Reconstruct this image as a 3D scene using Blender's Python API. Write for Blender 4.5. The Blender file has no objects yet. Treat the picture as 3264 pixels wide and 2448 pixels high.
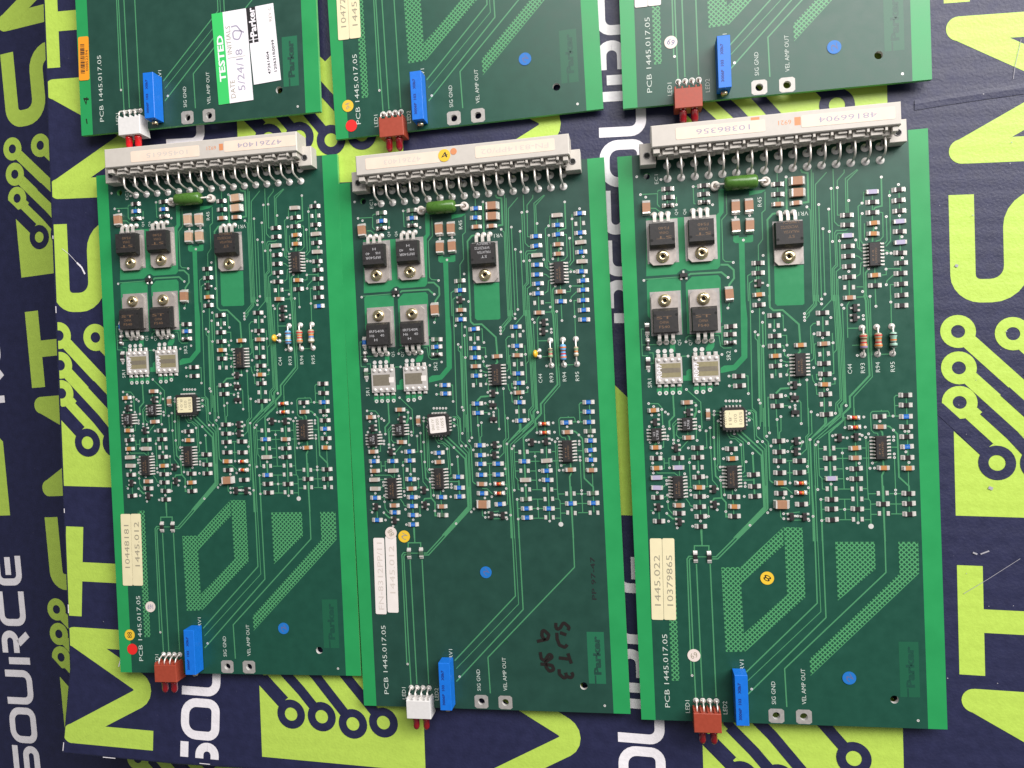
import bpy, bmesh, math, random
from mathutils import Vector, Matrix
from mathutils.geometry import delaunay_2d_cdt
random.seed(4)
S = 0.001                                   # everything below is written in millimetres
scene = bpy.context.scene
COL = scene.collection

# ------------------------------------------------------------------ camera, light, exposure
cam = bpy.data.objects.new('camera', bpy.data.cameras.new('camera'))
COL.objects.link(cam)
cam.data.sensor_width = 36.0
cam.data.lens = 36.0 * 2293.95 / 3264.0
cam.data.clip_start = 0.01
cam.data.clip_end = 20.0
cam.matrix_world = Matrix((
    (0.986941, -0.003564, 0.161040, 0.0),
    (0.0, 0.999755, 0.022125, 0.0),
    (-0.161079, -0.021836, 0.986700, 0.28531),
    (0, 0, 0, 1)))
cam.data.dof.use_dof = False
scene.camera = cam

world = bpy.data.worlds.new('World')
scene.world = world
world.use_nodes = True
wb = world.node_tree.nodes['Background']
wb.inputs['Color'].default_value = (0.93, 0.95, 1.0, 1)
wb.inputs['Strength'].default_value = 0.16

def area_light(name, loc, target, sx, sy, power, color):
    d = bpy.data.lights.new(name, 'AREA')
    d.shape = 'RECTANGLE'; d.size = sx; d.size_y = sy
    d.energy = power; d.color = color
    o = bpy.data.objects.new(name, d); COL.objects.link(o)
    o.location = loc
    o.rotation_euler = (Vector(target) - Vector(loc)).to_track_quat('-Z', 'Y').to_euler()
    return o
area_light('ceiling_lamp', (0.18, 0.62, 0.78), (-0.02, 0.10, 0), 0.85, 0.42, 10.0, (1.0, 0.965, 0.945))
area_light('right_fill_light', (1.35, 1.05, 1.00), (-0.10, 0.05, 0), 1.2, 0.9, 54.0, (1.0, 0.975, 0.965))  # added fill lamp at upper right, placed so the lower left carton stays darker
scene.view_settings.view_transform = 'Standard'
scene.view_settings.look = 'None'
scene.view_settings.exposure = 0.0
scene.view_settings.gamma = 1.0
scene.view_settings.use_curve_mapping = False

# ------------------------------------------------------------------ materials
MATS = {}
def mat(name, color, rough=0.5, metal=0.0, spec=0.5, noise=0.0, nscale=300.0, bump=0.0, bscale=2000.0,
        coat=0.0, trans=0.0, speck=None):
    if name in MATS: return MATS[name]
    m = bpy.data.materials.new(name); m.use_nodes = True
    nt = m.node_tree; b = nt.nodes['Principled BSDF']
    b.inputs['Base Color'].default_value = (*color, 1)
    b.inputs['Roughness'].default_value = rough
    b.inputs['Metallic'].default_value = metal
    b.inputs['Specular IOR Level'].default_value = spec
    b.inputs['Coat Weight'].default_value = coat
    b.inputs['Coat Roughness'].default_value = 0.15
    b.inputs['Transmission Weight'].default_value = trans
    tc = nt.nodes.new('ShaderNodeTexCoord')
    last = None
    if noise > 0:
        n = nt.nodes.new('ShaderNodeTexNoise'); n.inputs['Scale'].default_value = nscale; n.inputs['Detail'].default_value = 4
        nt.links.new(tc.outputs['Object'], n.inputs['Vector'])
        mr = nt.nodes.new('ShaderNodeMapRange')
        mr.inputs['From Min'].default_value = 0.25; mr.inputs['From Max'].default_value = 0.75
        mr.inputs['To Min'].default_value = 1 - noise; mr.inputs['To Max'].default_value = 1 + noise
        nt.links.new(n.outputs['Fac'], mr.inputs['Value'])
        mx = nt.nodes.new('ShaderNodeMix'); mx.data_type = 'RGBA'; mx.blend_type = 'MULTIPLY'
        mx.inputs['Factor'].default_value = 1.0
        mx.inputs['A'].default_value = (*color, 1)
        nt.links.new(mr.outputs['Result'], mx.inputs['B'])
        last = mx.outputs['Result']
        rr = nt.nodes.new('ShaderNodeMapRange')
        rr.inputs['To Min'].default_value = max(0.02, rough - 0.08); rr.inputs['To Max'].default_value = min(1, rough + 0.08)
        nt.links.new(n.outputs['Fac'], rr.inputs['Value']); nt.links.new(rr.outputs['Result'], b.inputs['Roughness'])
    if speck:                                # small scuffs and dust of their own colour
        scol, sscale, thr = speck
        v = nt.nodes.new('ShaderNodeTexNoise'); v.inputs['Scale'].default_value = sscale; v.inputs['Detail'].default_value = 6
        v.inputs['Roughness'].default_value = 0.7
        nt.links.new(tc.outputs['Object'], v.inputs['Vector'])
        cr = nt.nodes.new('ShaderNodeMapRange'); cr.inputs['From Min'].default_value = thr; cr.inputs['From Max'].default_value = thr + 0.05
        nt.links.new(v.outputs['Fac'], cr.inputs['Value'])
        m2 = nt.nodes.new('ShaderNodeMix'); m2.data_type = 'RGBA'
        if last: nt.links.new(last, m2.inputs['A'])
        else: m2.inputs['A'].default_value = (*color, 1)
        m2.inputs['B'].default_value = (*scol, 1)
        nt.links.new(cr.outputs['Result'], m2.inputs['Factor'])
        last = m2.outputs['Result']
    if last: nt.links.new(last, b.inputs['Base Color'])
    if bump > 0:
        bn = nt.nodes.new('ShaderNodeTexNoise'); bn.inputs['Scale'].default_value = bscale; bn.inputs['Detail'].default_value = 3
        nt.links.new(tc.outputs['Object'], bn.inputs['Vector'])
        bp = nt.nodes.new('ShaderNodeBump'); bp.inputs['Strength'].default_value = bump; bp.inputs['Distance'].default_value = 0.0002
        nt.links.new(bn.outputs['Fac'], bp.inputs['Height']); nt.links.new(bp.outputs['Normal'], b.inputs['Normal'])
    MATS[name] = m
    return m

def flute_bump(m, strength):                 # faint corrugation showing through the carton's printed liner
    nt = m.node_tree; b = nt.nodes['Principled BSDF']
    tc = nt.nodes.new('ShaderNodeTexCoord')
    w = nt.nodes.new('ShaderNodeTexWave'); w.wave_type = 'BANDS'; w.bands_direction = 'Y'
    w.inputs['Scale'].default_value = 48.0; w.inputs['Distortion'].default_value = 1.0; w.inputs['Detail'].default_value = 2.0
    nt.links.new(tc.outputs['Object'], w.inputs['Vector'])
    n = nt.nodes.new('ShaderNodeTexNoise'); n.inputs['Scale'].default_value = 900; n.inputs['Detail'].default_value = 5
    nt.links.new(tc.outputs['Object'], n.inputs['Vector'])
    a = nt.nodes.new('ShaderNodeMath'); a.operation = 'MULTIPLY_ADD'; a.inputs[1].default_value = 0.35
    nt.links.new(w.outputs['Fac'], a.inputs[0]); nt.links.new(n.outputs['Fac'], a.inputs[2])
    bp = nt.nodes.new('ShaderNodeBump'); bp.inputs['Strength'].default_value = strength; bp.inputs['Distance'].default_value = 0.0004
    nt.links.new(a.outputs[0], bp.inputs['Height']); nt.links.new(bp.outputs['Normal'], b.inputs['Normal'])

NAVY = mat('carton_navy_ink', (0.014, 0.016, 0.055), 0.50, noise=0.16, nscale=260, speck=((0.16, 0.16, 0.22), 420, 0.70))
LIME = mat('carton_lime_ink', (0.43, 0.600, 0.085), 0.45, noise=0.05, nscale=400, speck=((0.25, 0.28, 0.08), 300, 0.73))
WHITE = mat('carton_white_ink', (0.80, 0.765, 0.79), 0.5, noise=0.05, nscale=400)
SCUFF = mat('carton_scuff', (0.34, 0.33, 0.36), 0.7)
KRAFT = mat('carton_cut_edge', (0.55, 0.50, 0.45), 0.8, noise=0.15)
flute_bump(NAVY, 0.30); flute_bump(LIME, 0.25); flute_bump(WHITE, 0.25)
TABLE = mat('dark_table', (0.02, 0.02, 0.025), 0.6, noise=0.2)

MASK = mat('solder_mask_dark', (0.009, 0.066, 0.042), 0.38, noise=0.10, nscale=220, bump=0.06, bscale=3000, speck=((0.08, 0.16, 0.12), 700, 0.735))
MASK2 = mat('solder_mask_grey_green', (0.013, 0.056, 0.040), 0.40, noise=0.12, nscale=160, bump=0.06, bscale=3000, speck=((0.08, 0.14, 0.11), 700, 0.735))
MARGIN = mat('bare_laminate_green', (0.018, 0.280, 0.080), 0.38, noise=0.07, nscale=90, bump=0.05, bscale=3000)
EDGE = mat('laminate_cut_edge', (0.12, 0.42, 0.14), 0.6, noise=0.1)
COPPER = mat('masked_copper', (0.028, 0.225, 0.090), 0.34, noise=0.06, nscale=300)
TRACE = mat('masked_copper_trace', (0.066, 0.250, 0.115), 0.34)
SILK = mat('silkscreen_ink', (0.56, 0.62, 0.56), 0.6)
TIN = mat('tinned_pad', (0.70, 0.68, 0.65), 0.40, 0.25, noise=0.12, nscale=1500)
RINGSOLDER = mat('solder_fillet', (0.80, 0.77, 0.73), 0.30, 0.15, noise=0.12, nscale=2500)
PRINTSKY = mat('resistor_print_pale', (0.20, 0.36, 0.66), 0.5)
TESTPAD = mat('bare_test_pad', (0.40, 0.38, 0.355), 0.45, 0.3, noise=0.12, nscale=900)
SOLDER = mat('solder', (0.78, 0.735, 0.69), 0.26, 0.40, noise=0.12, nscale=2500, bump=0.2, bscale=2500)
STEEL = mat('tinned_lead', (0.76, 0.71, 0.65), 0.36, 0.45, noise=0.1, nscale=800)
DARKMETAL = mat('dull_dark_metal', (0.20, 0.19, 0.19), 0.4, 0.6, noise=0.2, nscale=1200)
BLACK = mat('black_epoxy', (0.022, 0.020, 0.020), 0.5, noise=0.2, nscale=900, bump=0.1)
CHIPBLACK = mat('resistor_black', (0.020, 0.018, 0.018), 0.45, noise=0.2, nscale=1500)
CHIPBLUE = mat('resistor_blue', (0.010, 0.125, 0.46), 0.4, noise=0.12, nscale=1500)
CHIPGREEN = mat('resistor_green', (0.06, 0.115, 0.07), 0.45, noise=0.1, nscale=1500)
CERTAN = mat('ceramic_tan', (0.36, 0.185, 0.105), 0.5, noise=0.08, nscale=900)
CERPALE = mat('ceramic_pale_tan', (0.50, 0.33, 0.22), 0.5, noise=0.08, nscale=900)
CERORANGE = mat('ceramic_orange', (0.43, 0.19, 0.06), 0.5, noise=0.1, nscale=900)
FILMLILAC = mat('film_lilac', (0.40, 0.36, 0.50), 0.45, noise=0.06, nscale=900)
FILMGREY = mat('film_grey_tan', (0.42, 0.36, 0.31), 0.45, noise=0.06, nscale=900)
GLASSRED = mat('diode_red_glass', (0.55, 0.05, 0.02), 0.15, noise=0.2, nscale=2500)
DIODEBAND = mat('diode_amber_band', (0.62, 0.27, 0.04), 0.25)
TAB = mat('heat_tab_metal', (0.47, 0.42, 0.385), 0.42, 0.45, noise=0.1, nscale=600, bump=0.05)
PADMETAL = mat('heat_pad_metal', (0.42, 0.40, 0.385), 0.40, 0.45, noise=0.1, nscale=600)
BRASS = mat('brass_rivet', (0.66, 0.56, 0.35), 0.24, 0.9, noise=0.15, nscale=1200)
HOLE = mat('dark_hole', (0.006, 0.006, 0.006), 0.8)
CERWHITE = mat('alumina_white', (0.45, 0.42, 0.395), 0.45, noise=0.06, nscale=900)
SENSEGOLD = mat('sense_film_olive', (0.33, 0.29, 0.17), 0.35, 0.3, noise=0.08, nscale=900)
SENSEGREY = mat('sense_film_grey', (0.24, 0.21, 0.16), 0.35, 0.3, noise=0.08, nscale=900)
CONN = mat('connector_grey_plastic', (0.53, 0.49, 0.44), 0.5, noise=0.04, nscale=500, bump=0.05)
RGREEN = mat('wirewound_green', (0.060, 0.150, 0.022), 0.28, noise=0.14, nscale=700, bump=0.12, bscale=900)
BEAD = mat('ceramic_bead', (0.70, 0.64, 0.58), 0.6, noise=0.08, nscale=700)
TRIM = mat('trimmer_blue', (0.005, 0.150, 0.62), 0.42, noise=0.06, nscale=700, bump=0.05)
TRIMTXT = mat('trimmer_print', (0.006, 0.030, 0.20), 0.5)
BRICK = mat('holder_rust_red', (0.33, 0.052, 0.026), 0.45, noise=0.08, nscale=700, bump=0.06)
HWHITE = mat('holder_white', (0.68, 0.66, 0.64), 0.45, noise=0.04, nscale=700)
LEDDARK = mat('led_dark_red', (0.26, 0.004, 0.010), 0.12, coat=0.5, trans=0.25)
LEDRED = mat('led_bright_red', (0.72, 0.012, 0.016), 0.14, coat=0.5, trans=0.2)
CREAM = mat('label_cream', (0.74, 0.66, 0.42), 0.55, noise=0.05, nscale=200, bump=0.05)
LWHITE = mat('label_white', (0.76, 0.70, 0.66), 0.55, noise=0.05, nscale=200, bump=0.05)
LPEACH = mat('label_peach', (0.76, 0.62, 0.50), 0.55, noise=0.05, nscale=200, bump=0.05)
PAPER = mat('label_bright_white', (0.80, 0.77, 0.80), 0.5)
INKGREY = mat('ink_grey', (0.30, 0.27, 0.19), 0.6)
INKFAINT = mat('ink_faint', (0.58, 0.52, 0.47), 0.6)
INKBLACK = mat('ink_black', (0.015, 0.014, 0.016), 0.5)
INKBLUE = mat('ink_blue', (0.10, 0.12, 0.26), 0.5)
PENGREY = mat('pen_grey_violet', (0.34, 0.31, 0.40), 0.5)
MARKER = mat('marker_brown_black', (0.014, 0.010, 0.009), 0.4)
DOTRED = mat('dot_red', (0.72, 0.018, 0.015), 0.5)
DOTYEL = mat('dot_yellow', (0.74, 0.48, 0.030), 0.5)
DOTBLUE = mat('dot_blue', (0.010, 0.150, 0.48), 0.5)
DOTWHITE = mat('dot_white', (0.72, 0.62, 0.56), 0.5)
ORANGE = mat('label_orange', (0.80, 0.30, 0.015), 0.5)
TESTGREEN = mat('label_green', (0.040, 0.52, 0.12), 0.45)
PRINTBROWN = mat('package_print_brown', (0.17, 0.10, 0.055), 0.5)
PRINTWHITE = mat('package_print_white', (0.42, 0.41, 0.42), 0.5)
CONNPRINT = mat('connector_print_orange', (0.62, 0.24, 0.10), 0.5)
CAPYEL = mat('disc_capacitor_yellow', (0.74, 0.42, 0.03), 0.3, noise=0.08, nscale=900)
RTAN = mat('axial_tan', (0.38, 0.33, 0.22), 0.35); RBLUE = mat('axial_blue', (0.14, 0.36, 0.62), 0.35)
RMINT = mat('axial_mint', (0.30, 0.48, 0.38), 0.35)
B_RED = mat('band_red', (0.50, 0.03, 0.03), 0.35); B_ORG = mat('band_orange', (0.60, 0.17, 0.03), 0.35)
B_BRN = mat('band_brown', (0.16, 0.06, 0.03), 0.35); B_BLK = mat('band_black', (0.02, 0.02, 0.02), 0.35)
B_VIO = mat('band_violet', (0.28, 0.18, 0.40), 0.35); B_WHT = mat('band_white', (0.65, 0.65, 0.62), 0.35)
B_GRN = mat('band_green', (0.10, 0.36, 0.16), 0.35); B_BLU = mat('band_blue', (0.05, 0.16, 0.50), 0.35)
B_YEL = mat('band_yellow', (0.62, 0.55, 0.10), 0.35)

def mesh_hatch():                            # masked copper lattice: fine diagonal lines with dark openings
    m = bpy.data.materials.new('masked_copper_lattice'); m.use_nodes = True
    nt = m.node_tree; b = nt.nodes['Principled BSDF']
    tc = nt.nodes.new('ShaderNodeTexCoord'); sp = nt.nodes.new('ShaderNodeSeparateXYZ')
    nt.links.new(tc.outputs['Object'], sp.inputs[0])
    outs = []
    for sgn in (1, -1):
        a = nt.nodes.new('ShaderNodeMath'); a.operation = 'MULTIPLY_ADD'; a.inputs[1].default_value = sgn
        nt.links.new(sp.outputs['Y'], a.inputs[0]); nt.links.new(sp.outputs['X'], a.inputs[2])
        d = nt.nodes.new('ShaderNodeMath'); d.operation = 'DIVIDE'; d.inputs[1].default_value = 0.00180
        nt.links.new(a.outputs[0], d.inputs[0])
        f = nt.nodes.new('ShaderNodeMath'); f.operation = 'FRACT'; nt.links.new(d.outputs[0], f.inputs[0])
        p = nt.nodes.new('ShaderNodeMath'); p.operation = 'PINGPONG'; p.inputs[1].default_value = 0.5
        nt.links.new(f.outputs[0], p.inputs[0])
        outs.append(p)
    # opening where both diagonals are far from a line
    mn = nt.nodes.new('ShaderNodeMath'); mn.operation = 'MINIMUM'
    nt.links.new(outs[0].outputs[0], mn.inputs[0]); nt.links.new(outs[1].outputs[0], mn.inputs[1])
    g = nt.nodes.new('ShaderNodeMapRange'); g.inputs['From Min'].default_value = 0.13; g.inputs['From Max'].default_value = 0.20
    nt.links.new(mn.outputs[0], g.inputs['Value'])
    mx = nt.nodes.new('ShaderNodeMix'); mx.data_type = 'RGBA'
    mx.inputs['A'].default_value = (0.075, 0.300, 0.120, 1); mx.inputs['B'].default_value = (0.011, 0.066, 0.038, 1)
    nt.links.new(g.outputs['Result'], mx.inputs['Factor'])
    nt.links.new(mx.outputs['Result'], b.inputs['Base Color'])
    b.inputs['Roughness'].default_value = 0.36
    return m
LATTICE = mesh_hatch()

# ------------------------------------------------------------------ mesh building
_text_cache = {}
def text_geo(s, bold=0.0):
    key = (s, bold)
    if key not in _text_cache:
        cu = bpy.data.curves.new('lettering', 'FONT'); cu.body = s; cu.resolution_u = 2; cu.offset = bold
        o = bpy.data.objects.new('lettering', cu); COL.objects.link(o)
        bpy.context.view_layer.update()
        me = bpy.data.meshes.new_from_object(o.evaluated_get(bpy.context.evaluated_depsgraph_get()))
        vs = [(v.co.x, v.co.y) for v in me.vertices]; fs = [tuple(p.vertices) for p in me.polygons]
        x0 = min(v[0] for v in vs); x1 = max(v[0] for v in vs); y0 = min(v[1] for v in vs); y1 = max(v[1] for v in vs)
        vs = [((x - x0) / (x1 - x0), (y - y0) / (y1 - y0)) for x, y in vs]
        bpy.data.objects.remove(o); bpy.data.curves.remove(cu); bpy.data.meshes.remove(me)
        _text_cache[key] = (vs, fs)
    return _text_cache[key]

def arc(cx, cy, r, a0, a1, n):
    return [(cx + r * math.cos(a0 + (a1 - a0) * i / n), cy + r * math.sin(a0 + (a1 - a0) * i / n)) for i in range(n + 1)]

def round_path(pts, r, n=6):
    """A polyline with its inner corners rounded to radius r."""
    out = [Vector(pts[0])]
    for i in range(1, len(pts) - 1):
        a, b, c = Vector(pts[i-1]), Vector(pts[i]), Vector(pts[i+1])
        u = (a - b); v = (c - b); lu, lv = u.length, v.length; u /= lu; v /= lv
        ang = math.acos(max(-1, min(1, u.dot(v))))
        if ang > 3.1: out.append(b); continue
        d = min(r / math.tan(ang / 2), lu * 0.49, lv * 0.49); rr = d * math.tan(ang / 2)
        p, q = b + u * d, b + v * d
        ce = b + (u + v).normalized() * (rr / math.sin(ang / 2))
        a0 = math.atan2(p.y - ce.y, p.x - ce.x); a1 = math.atan2(q.y - ce.y, q.x - ce.x)
        da = (a1 - a0 + math.pi) % (2 * math.pi) - math.pi
        for k in range(n + 1):
            t = a0 + da * k / n
            out.append(Vector((ce.x + rr * math.cos(t), ce.y + rr * math.sin(t))))
    out.append(Vector(pts[-1]))
    return [(p.x, p.y) for p in out]

def strip_quads(pts, w):
    P = [Vector(p) for p in pts]; L = []; R_ = []
    for i, p in enumerate(P):
        d0 = (P[i] - P[i-1]).normalized() if i > 0 else None
        d1 = (P[i+1] - P[i]).normalized() if i < len(P) - 1 else None
        if d0 is None: n = Vector((-d1.y, d1.x)); k = 1
        elif d1 is None: n = Vector((-d0.y, d0.x)); k = 1
        else:
            n0 = Vector((-d0.y, d0.x)); n1 = Vector((-d1.y, d1.x)); n = (n0 + n1)
            n = n.normalized() if n.length > 1e-6 else n0
            k = min(1 / max(n.dot(n0), 0.25), 2.5)
        L.append(p + n * (w / 2 * k)); R_.append(p - n * (w / 2 * k))
    return [[tuple(L[i]), tuple(R_[i]), tuple(R_[i+1]), tuple(L[i+1])] for i in range(len(P) - 1)]

class MB:
    """Collects faces in millimetres and links them as one mesh object."""
    def __init__(self): self.v = []; self.f = []; self.fm = []; self.fs = []; self.mats = []
    def mi(self, m):
        if m not in self.mats: self.mats.append(m)
        return self.mats.index(m)
    def face(self, pts, m, smooth=False):
        i = len(self.v); self.v += [tuple(p) for p in pts]
        self.f.append(tuple(range(i, i + len(pts)))); self.fm.append(self.mi(m)); self.fs.append(smooth)
    def grid(self, rings, m, smooth=True, closed=True, cap0=True, cap1=True):
        i0 = len(self.v); n = len(rings[0])
        for r in rings: self.v += [tuple(p) for p in r]
        k = self.mi(m)
        for a in range(len(rings) - 1):
            for b in range(n if closed else n - 1):
                c = (b + 1) % n
                self.f.append((i0 + a*n + b, i0 + a*n + c, i0 + (a+1)*n + c, i0 + (a+1)*n + b)); self.fm.append(k); self.fs.append(smooth)
        if cap0: self.f.append(tuple(i0 + b for b in reversed(range(n)))); self.fm.append(k); self.fs.append(False)
        if cap1: self.f.append(tuple(i0 + (len(rings)-1)*n + b for b in range(n))); self.fm.append(k); self.fs.append(False)
    def box(self, x0, x1, y0, y1, z0, z1, m, bev=0.0):
        def r(ins, z): return [(x0+ins, y0+ins, z), (x1-ins, y0+ins, z), (x1-ins, y1-ins, z), (x0+ins, y1-ins, z)]
        if bev: self.grid([r(0, z0), r(0, z1 - bev), r(bev, z1)], m, False)
        else: self.grid([r(0, z0), r(0, z1)], m, False)
    def prism(self, poly, z0, z1, m, bev=0.0):
        self.grid([[(x, y, z0) for x, y in poly], [(x, y, z1) for x, y in poly]], m, False)
    def flat(self, poly, z, m): self.face([(x, y, z) for x, y in poly], m)
    def strip(self, pts, w, z, m):
        for q in strip_quads(pts, w): self.flat(q, z, m)
    def disc(self, x, y, r, z, m, n=12): self.flat([(x + r*math.cos(2*math.pi*i/n), y + r*math.sin(2*math.pi*i/n)) for i in range(n)], z, m)
    def ring(self, x, y, r0, r1, z, m, n=20):
        for i in range(n):
            a, b = 2*math.pi*i/n, 2*math.pi*(i+1)/n
            self.flat([(x+r0*math.cos(a), y+r0*math.sin(a)), (x+r1*math.cos(a), y+r1*math.sin(a)), (x+r1*math.cos(b), y+r1*math.sin(b)), (x+r0*math.cos(b), y+r0*math.sin(b))], z, m)
    def lathe_z(self, x, y, prof, m, n=20, cap0=False, cap1=False):
        self.grid([[(x + r*math.cos(2*math.pi*i/n), y + r*math.sin(2*math.pi*i/n), z) for i in range(n)] for r, z in prof], m, True, True, cap0, cap1)
    def lathe(self, p0, p1, prof, m, n=14, caps=True):
        """prof: (t, radius) along the line p0 -> p1."""
        p0, p1 = Vector(p0), Vector(p1); d = (p1 - p0).normalized()
        a = d.cross(Vector((0, 0, 1)) if abs(d.z) < 0.9 else Vector((1, 0, 0))).normalized(); b = d.cross(a)
        self.grid([[p0.lerp(p1, t) + (a*math.cos(2*math.pi*i/n) + b*math.sin(2*math.pi*i/n))*r for i in range(n)] for t, r in prof], m, True, True, caps, caps)
    def tube(self, path, r, m, n=8):
        P = [Vector(p) for p in path]; rings = []; ref = None
        for i, p in enumerate(P):
            d = (P[min(i+1, len(P)-1)] - P[max(i-1, 0)]).normalized()
            if ref is None: ref = d.cross(Vector((1, 0, 0)) if abs(d.x) < 0.9 else Vector((0, 1, 0))).normalized()
            a = (ref - d * ref.dot(d)).normalized(); ref = a; b = d.cross(a)
            rings.append([p + (a*math.cos(2*math.pi*k/n) + b*math.sin(2*math.pi*k/n))*r for k in range(n)])
        self.grid(rings, m, True, True, True, True)
    def ribbon(self, path, w, t, m, axis=(1, 0, 0)):
        """A flat bent lead: path of centres, width w across axis, thickness t."""
        P = [Vector(p) for p in path]; ax = Vector(axis); rings = []
        for i, p in enumerate(P):
            d = (P[min(i+1, len(P)-1)] - P[max(i-1, 0)]).normalized(); n = ax.cross(d).normalized()
            rings.append([p - ax*w/2 - n*t/2, p + ax*w/2 - n*t/2, p + ax*w/2 + n*t/2, p - ax*w/2 + n*t/2])
        self.grid(rings, m, False, True, True, True)
    def text(self, s, x, y, length, height, z, m, rot=0.0, bold=0.0, anchor='c'):
        """Lettering centred on (x, y), stretched to length x height, turned by rot degrees."""
        vs, fs = text_geo(s, bold); c, sn = math.cos(math.radians(rot)), math.sin(math.radians(rot)); i0 = len(self.v)
        for u, v in vs:
            a, b = (u - 0.5) * length, (v - 0.5) * height
            self.v.append((x + a*c - b*sn, y + a*sn + b*c, z))
        k = self.mi(m)
        for f in fs: self.f.append(tuple(i0 + j for j in f)); self.fm.append(k); self.fs.append(False)
    def mesh(self, name):
        me = bpy.data.meshes.new(name)
        me.from_pydata([(x*S, y*S, z*S) for x, y, z in self.v], [], self.f)
        for m in self.mats: me.materials.append(m)
        me.polygons.foreach_set('material_index', self.fm); me.polygons.foreach_set('use_smooth', self.fs)
        me.validate(clean_customdata=False); me.update()
        return me
    def build(self, name, parent=None, loc=(0, 0, 0), rot=0.0): return place(self.mesh(name), name, parent, loc, rot)

def place(me, name, parent=None, loc=(0, 0, 0), rot=0.0, label=None):
    o = bpy.data.objects.new(name, me); COL.objects.link(o)
    o.location = (loc[0]*S, loc[1]*S, loc[2]*S); o.rotation_euler = (0, 0, math.radians(rot))
    if parent is not None: o.parent = parent
    if label: o['label'] = label
    return o
def tag(o, label, cat, group=None, kind=None):
    o['label'] = label; o['category'] = cat
    if group: o['group'] = group
    if kind: o['kind'] = kind
    return o
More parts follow.
